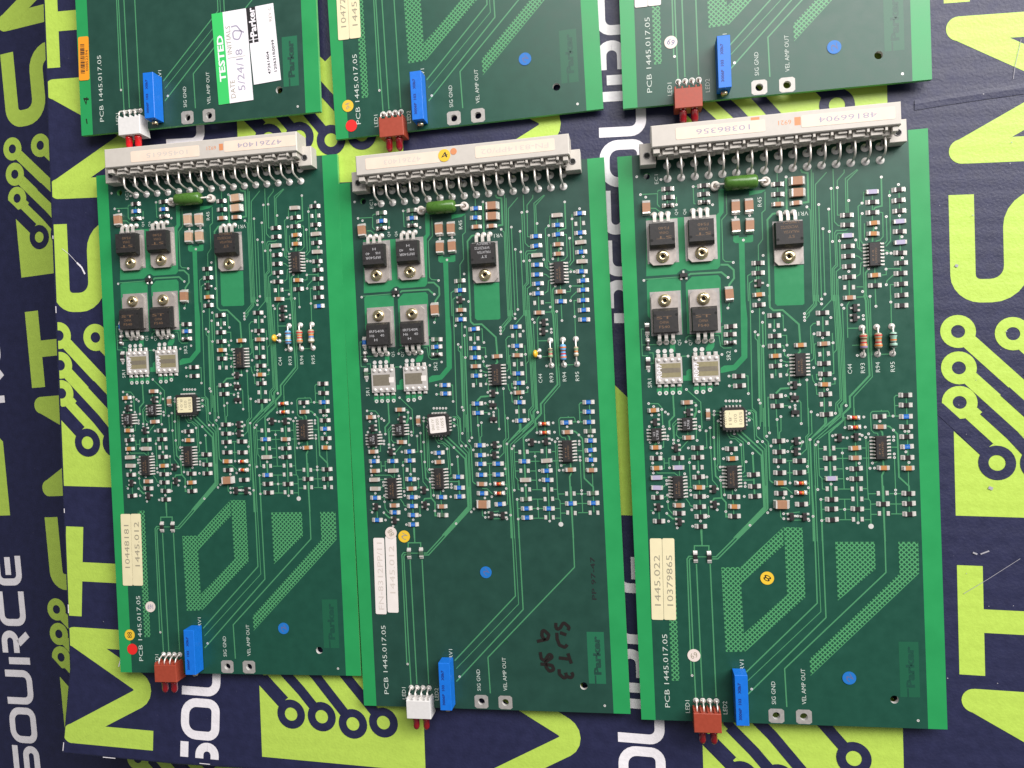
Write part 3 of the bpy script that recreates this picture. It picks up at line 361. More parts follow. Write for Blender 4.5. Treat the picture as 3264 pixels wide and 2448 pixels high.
TRACES=[(0.36,[(8.75,204.64),(14.59,204.44),(14.42,200.37),(15.27,199.24)]),(0.36,[(14.61,204.9),(14.93,205.63),(16.28,205.72)]),(0.36,[(11.82,199.07),(13.61,198.92),(15.05,197.59)]),(0.36,[(27.97,205.71),(28.02,199.55),(28.6,199.35)]),(0.36,[(54.02,201.84),(53.77,195.05),(52.59,194.11),(52.51,184.18),(50.86,182.07),(50.37,161.13)]),(0.36,[(39.96,202.44),(39.95,194.68),(37.98,192.6),(37.85,177.78),(38.68,176.82),(41.57,176.47)]),(0.36,[(8.59,172.05),(22.05,172.16)]),(0.36,[(46.49,161.36),(46.56,170.89),(48.03,171.69)]),(0.36,[(47.07,161.33),(47.18,168.17),(48.51,168.97)]),(0.36,[(49.87,174.85),(49.77,164.42)]),(0.36,[(18.19,205.2),(18.13,200.06)]),(0.36,[(31.77,205.23),(31.71,200.14)]),(0.36,[(21.65,202.64),(21.53,199.63)]),(0.36,[(27.98,205.95),(29.89,206.0)]),(0.7,[(36.9,175.74),(39.51,175.56),(41.6,173.47),(41.63,170.32),(39.8,168.05),(39.66,166.55)]),(0.7,[(24.88,172.49),(25.64,173.04),(37.08,172.88),(39.32,170.78)]),(0.7,[(58.27,193.5),(56.41,193.36),(54.49,191.29),(54.23,160.89)]),(0.7,[(61.68,206.63),(61.52,194.13)]),(0.7,[(66.89,208.95),(67.55,207.87),(69.36,207.41),(69.26,196.73),(67.29,196.6)]),(0.36,[(68.63,194.87),(69.77,193.75),(69.65,159.95)]),(0.36,[(70.66,208.61),(70.3,194.59),(70.13,159.92)]),(0.36,[(71.25,207.39),(70.9,193.95),(70.77,159.88)]),(0.36,[(76.03,207.11),(71.94,202.94),(71.67,195.36),(71.33,159.85)]),(0.36,[(72.85,195.49),(72.61,160.57)]),(0.36,[(74.01,186.47),(73.87,162.31)]),(0.36,[(76.26,193.52),(76.22,172.15),(76.08,160.12)]),(0.36,[(78.27,207.93),(78.11,188.69),(79.37,187.19),(80.33,187.12)]),(0.36,[(82.13,207.58),(82.09,206.42),(79.6,203.73),(79.22,191.09),(80.32,191.0)]),(0.36,[(86.64,207.17),(82.43,204.21),(82.27,191.28)]),(0.36,[(86.91,207.0),(83.09,203.43),(82.95,191.23)]),(0.36,[(82.63,185.86),(81.93,185.33),(78.61,185.44),(78.03,184.61),(78.05,172.9),(76.75,171.52),(76.56,159.53)]),(0.36,[(82.72,184.25),(79.13,184.38),(78.61,183.69),(78.59,172.42),(77.35,171.34),(77.17,159.49)]),(0.36,[(80.09,171.88),(78.1,170.41),(77.87,159.45)]),(0.36,[(79.27,168.19),(78.55,167.45),(78.5,159.41)]),(0.36,[(79.65,183.46),(79.53,171.77)]),(0.36,[(97.38,198.57),(97.2,180.26),(95.51,178.36)]),(0.36,[(91.5,197.2),(91.21,188.24)]),(0.36,[(89.23,198.69),(88.55,198.6),(88.29,195.0),(86.47,193.7),(86.51,178.43),(87.88,178.28)]),(0.36,[(87.75,190.98),(87.17,190.02),(87.01,181.02),(87.92,179.64)]),(0.36,[(93.88,190.93),(94.83,190.7),(94.68,182.04),(93.56,180.82),(92.05,180.5)]),(0.36,[(96.0,189.17),(95.99,180.35),(95.14,179.4)]),(0.36,[(85.24,181.5),(85.64,181.26),(85.83,178.63),(87.16,177.22),(87.84,177.12)]),(0.36,[(84.91,175.78),(86.0,175.41),(87.06,174.32),(87.74,174.27)]),(0.36,[(87.71,173.25),(86.74,172.88),(86.33,168.83),(84.93,168.05)]),(0.36,[(87.8,171.79),(87.5,171.08),(87.56,160.29)]),(0.36,[(91.47,171.1),(91.33,158.63)]),(0.36,[(95.37,169.68),(95.32,168.08),(93.69,168.05)]),(0.36,[(95.8,170.23),(100.12,169.93),(100.49,168.75)]),(0.36,[(98.03,168.05),(95.52,165.89),(95.2,164.41)]),(0.36,[(98.45,164.25),(96.56,164.38),(96.5,158.31)]),(0.36,[(84.94,164.25),(87.27,164.16)]),(0.36,[(84.81,160.52),(87.29,160.45)]),(0.36,[(88.45,187.3),(88.28,182.09),(88.94,181.51)]),(0.36,[(82.42,167.34),(82.36,161.2)]),(0.36,[(100.6,197.87),(100.24,160.95)]),(0.36,[(58.51,203.23),(58.55,196.73)]),(0.36,[(77.35,201.02),(77.18,181.51)]),(0.36,[(58.6,209.7),(58.5,204.7)]),(0.36,[(94.48,175.83),(95.79,175.88)]),(0.36,[(95.07,177.09),(96.14,176.72),(97.06,175.79)]),(0.55,[(94.76,203.64),(94.64,193.18),(92.31,192.79),(91.74,191.97)]),(0.55,[(89.4,170.52),(88.26,169.28),(88.13,161.13),(88.51,160.23)]),(0.55,[(91.7,186.47),(90.95,180.43)]),(0.36,[(47.16,163.68),(46.42,120.94),(47.81,119.39),(47.89,113.84)]),(0.36,[(48.51,149.69),(48.42,147.3),(49.24,146.36),(48.99,123.95)]),(0.36,[(49.55,148.5),(49.32,122.73)]),(0.36,[(51.72,156.6),(52.34,156.2),(52.18,144.26)]),(0.36,[(39.58,162.35),(39.52,160.85),(38.94,159.24)]),(0.36,[(22.4,129.01),(27.53,123.93),(27.6,114.5)]),(0.36,[(7.95,124.12),(11.57,123.92),(12.86,122.34),(13.01,114.98)]),(0.36,[(7.34,152.99),(6.29,153.05),(6.31,142.76),(8.57,142.49)]),(0.36,[(8.92,143.7),(10.42,143.63),(10.56,139.63),(9.35,139.69)]),(0.36,[(37.3,152.26),(36.42,152.24),(36.32,145.67),(37.33,145.47)]),(0.36,[(6.33,146.9),(12.36,146.75)]),(0.36,[(33.82,149.12),(35.28,149.05),(35.71,145.1),(36.84,144.14),(39.76,144.14)]),(0.36,[(22.98,147.27),(23.04,148.79),(24.11,149.49),(27.06,149.42)]),(0.36,[(21.13,141.79),(23.5,141.76)]),(0.36,[(38.33,133.43),(40.22,133.47)]),(0.36,[(38.33,129.71),(40.08,129.79)]),(0.36,[(44.28,133.29),(45.29,133.19),(45.18,126.5)]),(0.36,[(39.75,151.52),(39.54,146.11)]),(0.36,[(24.58,124.04),(25.75,123.69),(25.71,122.78),(25.77,120.64),(24.99,119.45),(24.91,117.62)]),(0.36,[(21.87,123.23),(21.67,118.34)]),(0.36,[(32.4,120.25),(34.75,120.16)]),(0.36,[(32.29,118.94),(34.69,118.8)]),(0.36,[(50.43,159.0),(49.04,113.8)]),(0.36,[(45.24,120.23),(46.64,118.98),(46.74,113.88)]),(0.36,[(51.32,144.3),(50.77,113.74)]),(0.36,[(49.91,144.97),(50.61,144.34),(49.69,115.56)]),(0.6,[(51.28,153.13),(50.91,113.74)]),(0.6,[(17.31,127.08),(17.37,118.95),(15.49,117.02),(15.56,114.9)]),(0.7,[(54.06,163.25),(54.17,158.63),(55.41,157.36),(58.68,157.32),(64.29,151.65),(64.53,144.82)]),(0.7,[(64.14,143.35),(64.41,141.56),(63.62,140.7)]),(0.7,[(87.45,161.17),(87.98,159.1),(88.39,131.43),(81.24,123.93),(81.25,120.1),(78.66,117.53),(78.87,115.45),(76.14,112.91)]),(0.7,[(60.9,128.02),(56.91,127.89),(55.13,126.16)]),(0.36,[(69.73,162.28),(69.76,159.03),(66.4,155.53)]),(0.36,[(70.29,162.24),(70.4,158.84),(66.36,154.2)]),(0.36,[(70.85,162.21),(70.86,158.52),(68.1,155.73),(68.07,154.84),(66.37,152.96)]),(0.36,[(71.55,162.16),(71.55,159.8),(72.55,158.77)]),(0.36,[(76.14,161.88),(76.14,160.11),(72.61,156.5)]),(0.36,[(76.84,161.83),(77.25,141.51),(76.1,140.24),(75.98,132.71),(75.14,132.6)]),(0.36,[(77.39,161.8),(77.72,147.08),(77.88,123.18),(76.3,121.61),(76.09,117.92)]),(0.36,[(77.89,161.77),(78.18,144.11),(78.42,122.71),(76.84,121.15),(77.41,117.58),(72.08,113.04)]),(0.36,[(78.36,161.74),(78.73,144.08),(79.1,122.24),(77.95,120.96),(77.97,117.56),(73.34,113.0)]),(0.36,[(78.58,161.72),(79.29,144.05),(79.51,122.08),(78.36,120.8),(78.41,118.13)]),(0.36,[(79.79,156.37),(79.84,144.02),(79.88,120.65)]),(0.36,[(88.05,161.13),(88.76,159.34),(89.33,130.94),(82.62,123.73),(82.44,116.81)]),(0.36,[(89.48,160.52),(89.46,138.85)]),(0.36,[(91.41,160.92),(91.41,156.76)]),(0.36,[(55.57,153.93),(55.43,150.06)]),(0.36,[(55.45,146.78),(55.37,132.74)]),(0.36,[(58.19,155.42),(58.76,155.38),(58.71,150.18),(59.27,149.85)]),(0.36,[(57.77,147.85),(59.76,147.74),(59.77,144.11)]),(0.36,[(57.77,143.97),(58.63,143.93),(58.7,142.14),(58.78,140.35),(60.44,139.07),(61.29,139.03)]),(0.36,[(57.43,138.47),(59.26,137.79),(61.1,137.7)]),(0.36,[(57.79,136.57),(60.78,136.52)]),(0.36,[(60.87,135.18),(59.87,135.08),(59.31,133.01)]),(0.36,[(60.83,133.99),(60.24,133.42),(60.11,129.84)]),(0.36,[(63.72,131.77),(63.83,129.09)]),(0.36,[(55.05,124.07),(55.16,113.6)]),(0.36,[(72.81,154.13),(72.08,113.04)]),(0.36,[(70.48,151.75),(69.36,151.67),(68.34,150.54),(68.4,140.47)]),(0.36,[(69.51,147.81),(69.06,147.25),(69.04,138.66),(68.03,137.67)]),(0.36,[(70.22,144.08),(69.51,143.97),(69.67,136.55),(70.37,136.46)]),(0.36,[(66.37,130.77),(66.32,113.23)]),(0.36,[(67.5,118.76),(67.45,113.2)]),(0.36,[(68.27,132.61),(68.61,130.37),(69.54,128.85)]),(0.36,[(69.54,128.85),(69.7,125.28),(70.4,125.1)]),(0.36,[(82.42,159.14),(81.41,157.74),(81.28,145.71)]),(0.36,[(81.4,149.23),(85.12,149.09)]),(0.36,[(82.71,142.85),(85.19,142.81)]),(0.36,[(92.61,139.04),(95.47,138.99)]),(0.36,[(63.15,123.46),(63.96,122.38),(63.82,114.48)]),(0.36,[(98.24,123.7),(97.16,123.74),(96.59,123.03),(96.65,116.16)]),(0.36,[(96.63,120.02),(98.13,119.96)]),(0.36,[(58.38,125.2),(59.64,124.64),(60.72,122.95)]),(0.36,[(57.81,121.42),(59.24,121.37),(59.93,120.83)]),(0.36,[(96.63,160.6),(96.49,149.57)]),(0.36,[(84.51,138.94),(85.61,139.03)]),(0.36,[(53.08,124.9),(52.21,124.78),(52.09,113.7)]),(0.36,[(71.9,144.14),(75.53,144.1)]),(0.36,[(75.01,128.77),(76.26,128.86),(76.24,130.63)]),(0.36,[(100.66,122.87),(100.73,112.1)]),(0.36,[(71.5,132.62),(69.82,132.69),(69.9,130.91),(71.16,130.86)]),(0.36,[(75.94,147.76),(75.98,132.86)]),(0.36,[(50.4,120.89),(50.27,109.45),(51.65,108.06),(51.69,93.43),(52.52,92.51),(53.38,92.34)]),(0.36,[(50.98,120.86),(51.02,110.33)]),(0.36,[(52.27,120.82),(52.26,111.35)]),(0.36,[(36.89,112.74),(36.84,111.38),(37.94,109.67),(39.83,109.47),(41.8,107.44),(41.9,98.8)]),(0.36,[(38.2,112.7),(38.14,110.88),(40.0,110.07),(42.55,108.17),(42.71,96.96),(41.66,96.07)]),(0.36,[(47.77,108.17),(46.79,109.11),(46.77,116.2),(45.09,117.76),(44.22,117.79)]),(0.36,[(49.64,108.12),(47.56,110.29),(47.45,119.19),(46.33,120.13),(44.6,120.2)]),(0.36,[(49.64,108.12),(50.89,106.72),(50.72,82.57)]),(0.36,[(47.91,108.02),(50.4,105.23),(50.25,81.67)]),(0.36,[(30.63,114.01),(30.53,106.39),(30.72,93.87),(32.41,91.7),(32.45,90.41)]),(0.36,[(33.35,116.05),(33.03,100.23),(32.55,99.02),(33.22,97.48),(34.98,97.44)]),(0.36,[(34.5,115.25),(33.9,115.12),(33.77,98.84)]),(0.36,[(19.35,117.59),(18.3,117.48),(16.73,115.84),(16.84,109.7)]),(0.36,[(19.15,116.31),(17.94,115.96),(17.15,115.06),(17.19,108.61)]),(0.36,[(18.49,114.86),(17.91,111.66),(18.91,110.4),(20.4,110.51)]),(0.36,[(25.55,105.31),(25.78,92.44)]),(0.36,[(25.75,89.99),(25.8,77.7)]),(0.36,[(10.1,82.53),(10.11,79.12)]),(0.36,[(22.4,100.79),(22.47,91.28),(23.66,91.25)]),(0.36,[(22.4,100.79),(22.31,102.33),(23.37,102.61)]),(0.36,[(12.76,121.36),(12.95,115.05)]),(0.36,[(11.99,102.75),(12.89,102.57),(12.88,98.72),(12.13,98.73)]),(0.36,[(15.9,102.8),(14.7,102.68),(14.7,98.98)]),(0.36,[(12.97,100.87),(14.62,100.83)]),(0.36,[(18.68,104.88),(18.45,95.35)]),(0.36,[(9.82,97.71),(10.25,97.08),(16.57,96.94),(18.31,95.51)]),(0.36,[(20.51,87.0),(21.77,85.14),(22.04,84.21),(23.51,83.73)]),(0.36,[(13.62,85.88),(13.75,83.1),(15.03,81.38),(15.78,81.31)]),(0.36,[(22.45,109.53),(19.34,106.25)]),(0.36,[(37.92,90.07),(38.13,80.0)]),(0.36,[(25.58,115.7),(25.35,109.29)]),(0.36,[(27.53,121.73),(27.68,114.1),(26.81,113.22)]),(0.36,[(9.54,90.9),(9.52,88.12)]),(0.36,[(34.89,91.34),(35.01,88.14)]),(0.36,[(12.13,95.18),(14.69,95.19)]),(0.36,[(11.83,91.39),(13.54,92.68)]),(0.36,[(21.43,91.36),(23.51,91.26)]),(0.36,[(26.77,91.19),(29.74,91.44)]),(0.36,[(28.71,95.13),(28.71,91.46)]),(0.36,[(28.85,83.8),(28.7,79.97)]),(0.36,[(41.86,93.64),(45.92,93.61)]),(0.36,[(42.05,95.0),(42.79,95.13),(43.67,95.57)]),(0.36,[(13.03,109.66),(12.92,107.04),(11.86,107.01)]),(0.36,[(6.92,82.58),(7.82,82.25)]),(0.36,[(11.36,109.4),(9.49,107.91)]),(0.36,[(27.67,106.32),(29.14,106.28),(29.1,112.84)]),(0.36,[(31.26,119.01),(34.34,118.9)]),(0.36,[(32.64,120.27),(34.69,120.19)]),(0.36,[(13.48,87.59),(13.71,85.88)]),(0.36,[(12.27,87.61),(14.11,88.35)]),(0.36,[(10.11,115.6),(9.78,107.59)]),(0.36,[(22.23,118.87),(22.23,111.53)]),(0.6,[(17.44,122.11),(17.46,119.04),(15.43,116.96),(15.46,114.13)]),(0.6,[(40.68,112.62),(40.64,111.41),(44.56,107.51),(49.01,102.85),(49.3,83.19),(37.8,71.46)]),(0.6,[(41.97,112.13),(49.51,104.5),(49.7,82.28),(38.68,71.45)]),(0.6,[(32.14,118.83),(31.84,102.09),(31.96,95.37),(33.72,93.74),(33.85,87.09),(35.39,85.23),(35.18,79.74),(36.21,79.72)]),(0.6,[(25.7,75.24),(25.8,70.32)]),(0.6,[(45.87,103.78),(46.01,95.97)]),(0.6,[(45.94,94.16),(46.01,88.1)]),(0.6,[(12.92,81.35),(15.25,79.21),(16.75,79.2)]),(0.6,[(33.84,86.94),(31.04,86.83),(30.4,85.62)]),(0.6,[(25.76,121.8),(25.69,119.97),(24.88,118.17)]),(0.6,[(80.96,119.61),(78.66,117.47),(78.59,115.4),(73.54,110.53),(73.51,101.61),(73.53,85.82)]),(0.6,[(92.03,99.95),(92.17,95.83),(91.44,94.37),(91.53,84.64),(91.74,69.86)]),(0.6,[(93.8,112.54),(94.62,112.36),(95.94,111.0),(97.25,109.49),(97.29,93.66),(100.58,90.22),(100.6,88.31)]),(0.6,[(66.71,108.36),(66.78,79.49),(66.64,70.04)]),(0.6,[(72.64,116.8),(72.69,114.42),(66.71,108.36)]),(0.6,[(69.79,85.82),(69.83,77.86),(69.81,70.01)]),(0.6,[(91.3,111.44),(92.09,110.24),(92.18,108.77)]),(0.36,[(77.49,119.88),(77.54,117.22),(67.15,108.79)]),(0.36,[(77.9,119.57),(77.94,116.61),(68.11,108.02),(67.92,70.03)]),(0.36,[(78.59,115.4),(69.68,108.42)]),(0.36,[(66.57,120.29),(66.37,110.61),(65.2,109.45),(65.32,104.81),(63.12,102.78)]),(0.36,[(67.5,118.82),(67.5,110.72),(65.9,109.28),(65.93,90.14),(65.72,84.0),(65.15,83.95)]),(0.36,[(69.5,107.44),(69.54,94.85),(70.57,93.49),(71.55,93.47)]),(0.36,[(68.68,106.36),(68.82,89.55)]),(0.36,[(69.55,104.85),(71.38,104.88)]),(0.36,[(69.7,101.12),(71.39,101.07)]),(0.36,[(69.71,97.3),(71.4,97.26)]),(0.36,[(70.42,93.49),(70.44,89.76),(71.41,89.59)]),(0.36,[(75.02,104.84),(80.32,104.75)]),(0.36,[(75.45,101.06),(80.47,100.99)]),(0.36,[(75.6,97.16),(77.83,97.11)]),(0.36,[(75.75,93.44),(77.85,93.39)]),(0.36,[(76.04,89.59),(80.5,89.51)]),(0.36,[(69.88,85.82),(71.57,85.86)]),(0.36,[(75.77,85.79),(80.37,85.71)]),(0.36,[(70.03,82.08),(71.72,82.06)]),(0.36,[(75.78,82.0),(80.39,81.94)]),(0.36,[(69.9,78.25),(71.59,78.23)]),(0.36,[(76.07,78.09),(80.39,78.04)]),(0.36,[(77.95,104.76),(77.95,103.04),(78.14,89.55)]),(0.36,[(78.15,85.75),(78.17,78.07)]),(0.36,[(84.53,89.55),(86.32,89.52)]),(0.36,[(84.95,85.69),(86.61,85.61),(87.14,84.86),(87.07,76.12)]),(0.36,[(86.32,108.6),(86.32,89.52),(86.47,85.67)]),(0.36,[(84.83,81.87),(87.04,81.84)]),(0.36,[(84.84,77.99),(87.05,77.96)]),(0.36,[(88.15,107.27),(87.03,106.87),(86.99,97.13)]),(0.36,[(96.0,87.51),(98.18,87.47)]),(0.36,[(86.54,87.62),(89.16,87.63)]),(0.36,[(93.82,87.55),(96.0,87.51)]),(0.36,[(87.1,83.76),(89.31,83.79)]),(0.36,[(93.83,83.72),(98.34,83.65)]),(0.36,[(87.25,79.97),(89.32,79.95)]),(0.36,[(94.13,80.03),(98.22,79.98)]),(0.36,[(88.2,117.43),(88.91,118.14),(94.25,118.09),(94.64,117.49),(94.74,116.31)]),(0.36,[(88.2,117.43),(88.28,111.25),(89.2,110.19),(90.43,110.0),(90.67,108.82)]),(0.36,[(93.65,116.26),(98.28,116.1)]),(0.36,[(95.05,104.72),(96.96,104.67)]),(0.36,[(55.2,116.36),(55.36,109.0)]),(0.36,[(56.61,117.3),(56.47,111.97),(55.88,111.38),(55.79,101.17)]),(0.36,[(59.04,100.19),(58.99,92.23)]),(0.36,[(57.63,100.58),(60.2,100.61)]),(0.36,[(58.04,96.07),(60.32,96.02)]),(0.36,[(55.55,90.64),(57.69,90.3),(59.75,88.16)]),(0.36,[(55.1,82.2),(55.15,79.49),(56.13,78.72)]),(0.36,[(82.64,107.88),(82.6,77.36)]),(0.36,[(100.69,115.23),(100.4,80.09)]),(0.36,[(95.93,100.44),(95.96,88.84),(95.98,80.01)]),(0.36,[(82.62,119.69),(82.47,110.84)]),(0.36,[(84.75,104.72),(86.13,104.68)]),(0.36,[(84.9,100.96),(87.66,100.89)]),(0.36,[(65.31,100.48),(65.87,100.47),(65.43,98.29),(65.71,95.98),(65.01,96.0)]),(0.36,[(64.87,92.11),(65.85,91.94),(65.87,88.35),(65.16,88.36)]),(0.36,[(73.51,93.28),(73.53,85.82)]),(0.36,[(73.9,104.58),(73.29,93.58)]),(0.36,[(63.22,105.47),(64.14,107.54),(63.04,108.62)]),(0.36,[(60.69,106.44),(59.82,105.87),(59.64,104.97)]),(0.36,[(66.79,78.14),(66.83,79.49)]),(0.36,[(56.63,80.67),(62.07,81.2)]),(0.36,[(59.11,78.08),(62.53,78.13)]),(0.36,[(91.95,118.61),(92.07,118.17)]),(0.36,[(79.32,116.27),(79.19,112.48)]),(0.36,[(80.01,116.24),(79.31,116.21)]),(0.36,[(51.87,107.6),(51.78,93.43),(53.03,92.35)]),(0.36,[(88.71,99.15),(90.09,99.41)]),(0.5,[(25.99,75.71),(25.84,68.66)]),(0.5,[(22.88,66.5),(22.97,68.61),(28.38,68.58),(28.3,66.47)]),(0.5,[(23.45,61.54),(23.71,9.73)]),(0.5,[(28.61,61.53),(28.83,9.87)]),(0.5,[(22.49,64.52),(20.76,64.52),(20.01,63.53),(19.81,18.3)]),(0.5,[(22.45,63.72),(21.17,63.66),(20.82,62.87),(20.92,28.33),(21.15,8.32)]),(0.5,[(29.48,64.29),(30.88,64.29),(49.62,82.94),(49.93,91.37)]),(0.5,[(29.45,63.5),(31.48,63.5),(50.53,82.48),(50.54,91.35)]),(0.5,[(66.75,91.04),(67.13,79.48),(67.13,46.62),(40.4,19.78)]),(0.5,[(69.8,77.84),(70.04,41.15),(40.71,11.2)]),(0.5,[(91.8,90.55),(91.64,58.24),(54.48,21.4),(54.75,6.68)]),(0.5,[(67.96,91.01),(68.17,88.45)]),(0.3,[(67.91,89.73),(68.3,43.39),(40.91,16.49)]),(0.36,[(23.76,64.31),(28.21,64.3)])]
COPPER=[[(10.01,195.26),(21.48,194.78),(24.73,194.7),(37.47,194.43),(36.73,175.3),(35.67,174.18),(24.95,174.15),(23.65,175.15),(22.16,174.79),(20.46,173.24),(9.09,173.24)],[(9.16,171.25),(10.09,171.95),(20.85,171.7),(21.99,170.56),(22.02,150.67),(21.31,150.1),(10.56,150.67),(10.5,156.34),(8.97,157.96)],[(23.73,169.69),(26.19,171.95),(35.87,171.91),(36.7,170.8),(36.58,154.1),(35.88,153.39),(36.18,149.6),(23.61,150.28)],[(37.12,204.18),(39.21,204.15),(38.75,195.23),(37.23,193.4),(36.72,193.74),(35.72,194.27),(37.08,195.51)],[(41.95,186.31),(43.97,186.25),(44.0,185.56),(46.97,185.48),(46.99,186.14),(49.14,186.06),(49.06,183.69),(48.33,183.36),(42.56,183.49),(41.87,184.22)],[(43.86,183.45),(45.94,183.41),(45.49,161.42),(45.9,154.78),(45.35,140.1),(40.89,135.64),(36.19,134.8),(35.31,134.69),(35.38,136.65),(36.73,137.49),(40.09,137.58),(43.17,140.81),(43.7,163.9)],[(56.26,174.26),(66.76,173.59),(66.53,159.22),(65.9,158.79),(56.9,159.03),(56.02,159.86)],[(21.42,134.39),(22.61,134.34),(22.68,136.02),(23.6,136.74),(24.63,136.69),(24.46,132.28),(21.34,132.41)],[(17.04,147.58),(18.88,147.48),(18.82,143.67),(16.79,143.77)],[(31.66,146.52),(33.57,146.42),(33.35,144.76),(32.42,143.45),(30.22,143.41),(30.27,144.77)],[(48.33,202.62),(54.47,202.54),(52.72,201.5),(48.26,200.85)],[(11.32,131.0),(13.3,130.92),(13.2,128.47),(12.71,127.63),(11.63,127.67),(11.22,128.55)],[(13.87,130.9),(15.84,130.81),(15.74,128.37),(15.26,127.53),(14.18,127.57),(13.77,128.45)],[(16.41,130.79),(18.38,130.71),(18.28,128.26),(17.8,127.42),(16.73,127.47),(16.31,128.34)],[(18.95,130.68),(20.91,130.6),(20.82,128.16),(20.34,127.32),(19.26,127.37),(18.85,128.24)],[(25.21,131.03),(27.16,130.94),(27.06,128.51),(26.59,127.68),(25.52,127.72),(25.11,128.59)],[(27.72,130.92),(29.66,130.84),(29.57,128.41),(29.09,127.58),(28.03,127.62),(27.62,128.49)],[(30.25,131.42),(32.19,131.34),(32.09,128.91),(31.62,128.08),(30.56,128.13),(30.15,128.99)]]
HATCH=[[(12.15,71.54),(15.39,71.64),(15.26,15.85),(12.34,15.65)],[(32.68,60.21),(39.74,60.33),(40.03,34.72),(40.2,27.68),(33.13,27.42)],[(39.86,60.33),(56.0,75.54),(55.88,68.61),(39.81,53.97)],[(56.19,75.54),(62.85,75.21),(63.01,48.85),(56.43,49.79)],[(56.43,49.79),(63.01,48.85),(40.32,27.68),(40.09,34.72)],[(74.34,69.78),(88.17,69.69),(88.13,59.51),(74.49,47.63)],[(96.29,69.63),(103.11,69.58),(103.04,57.92),(63.79,18.88),(63.65,25.31),(96.33,57.92)]]
# ------------------------------------------------------------------ the printed cartons underneath
def clip(poly, region):
    """Sutherland-Hodgman against a convex counter-clockwise region."""
    out = poly
    for i in range(len(region)):
        a, b = region[i], region[(i+1) % len(region)]; src, out = out, []
        if not src: break
        def side(p): return (b[0]-a[0])*(p[1]-a[1]) - (b[1]-a[1])*(p[0]-a[0])
        for j in range(len(src)):
            p, q = src[j-1], src[j]; sp, sq = side(p), side(q)
            if (sp < 0) != (sq < 0):
                t = sp / (sp - sq); out.append((p[0]+(q[0]-p[0])*t, p[1]+(q[1]-p[1])*t))
            if sq >= 0: out.append(q)
    return out if len(out) > 2 else []

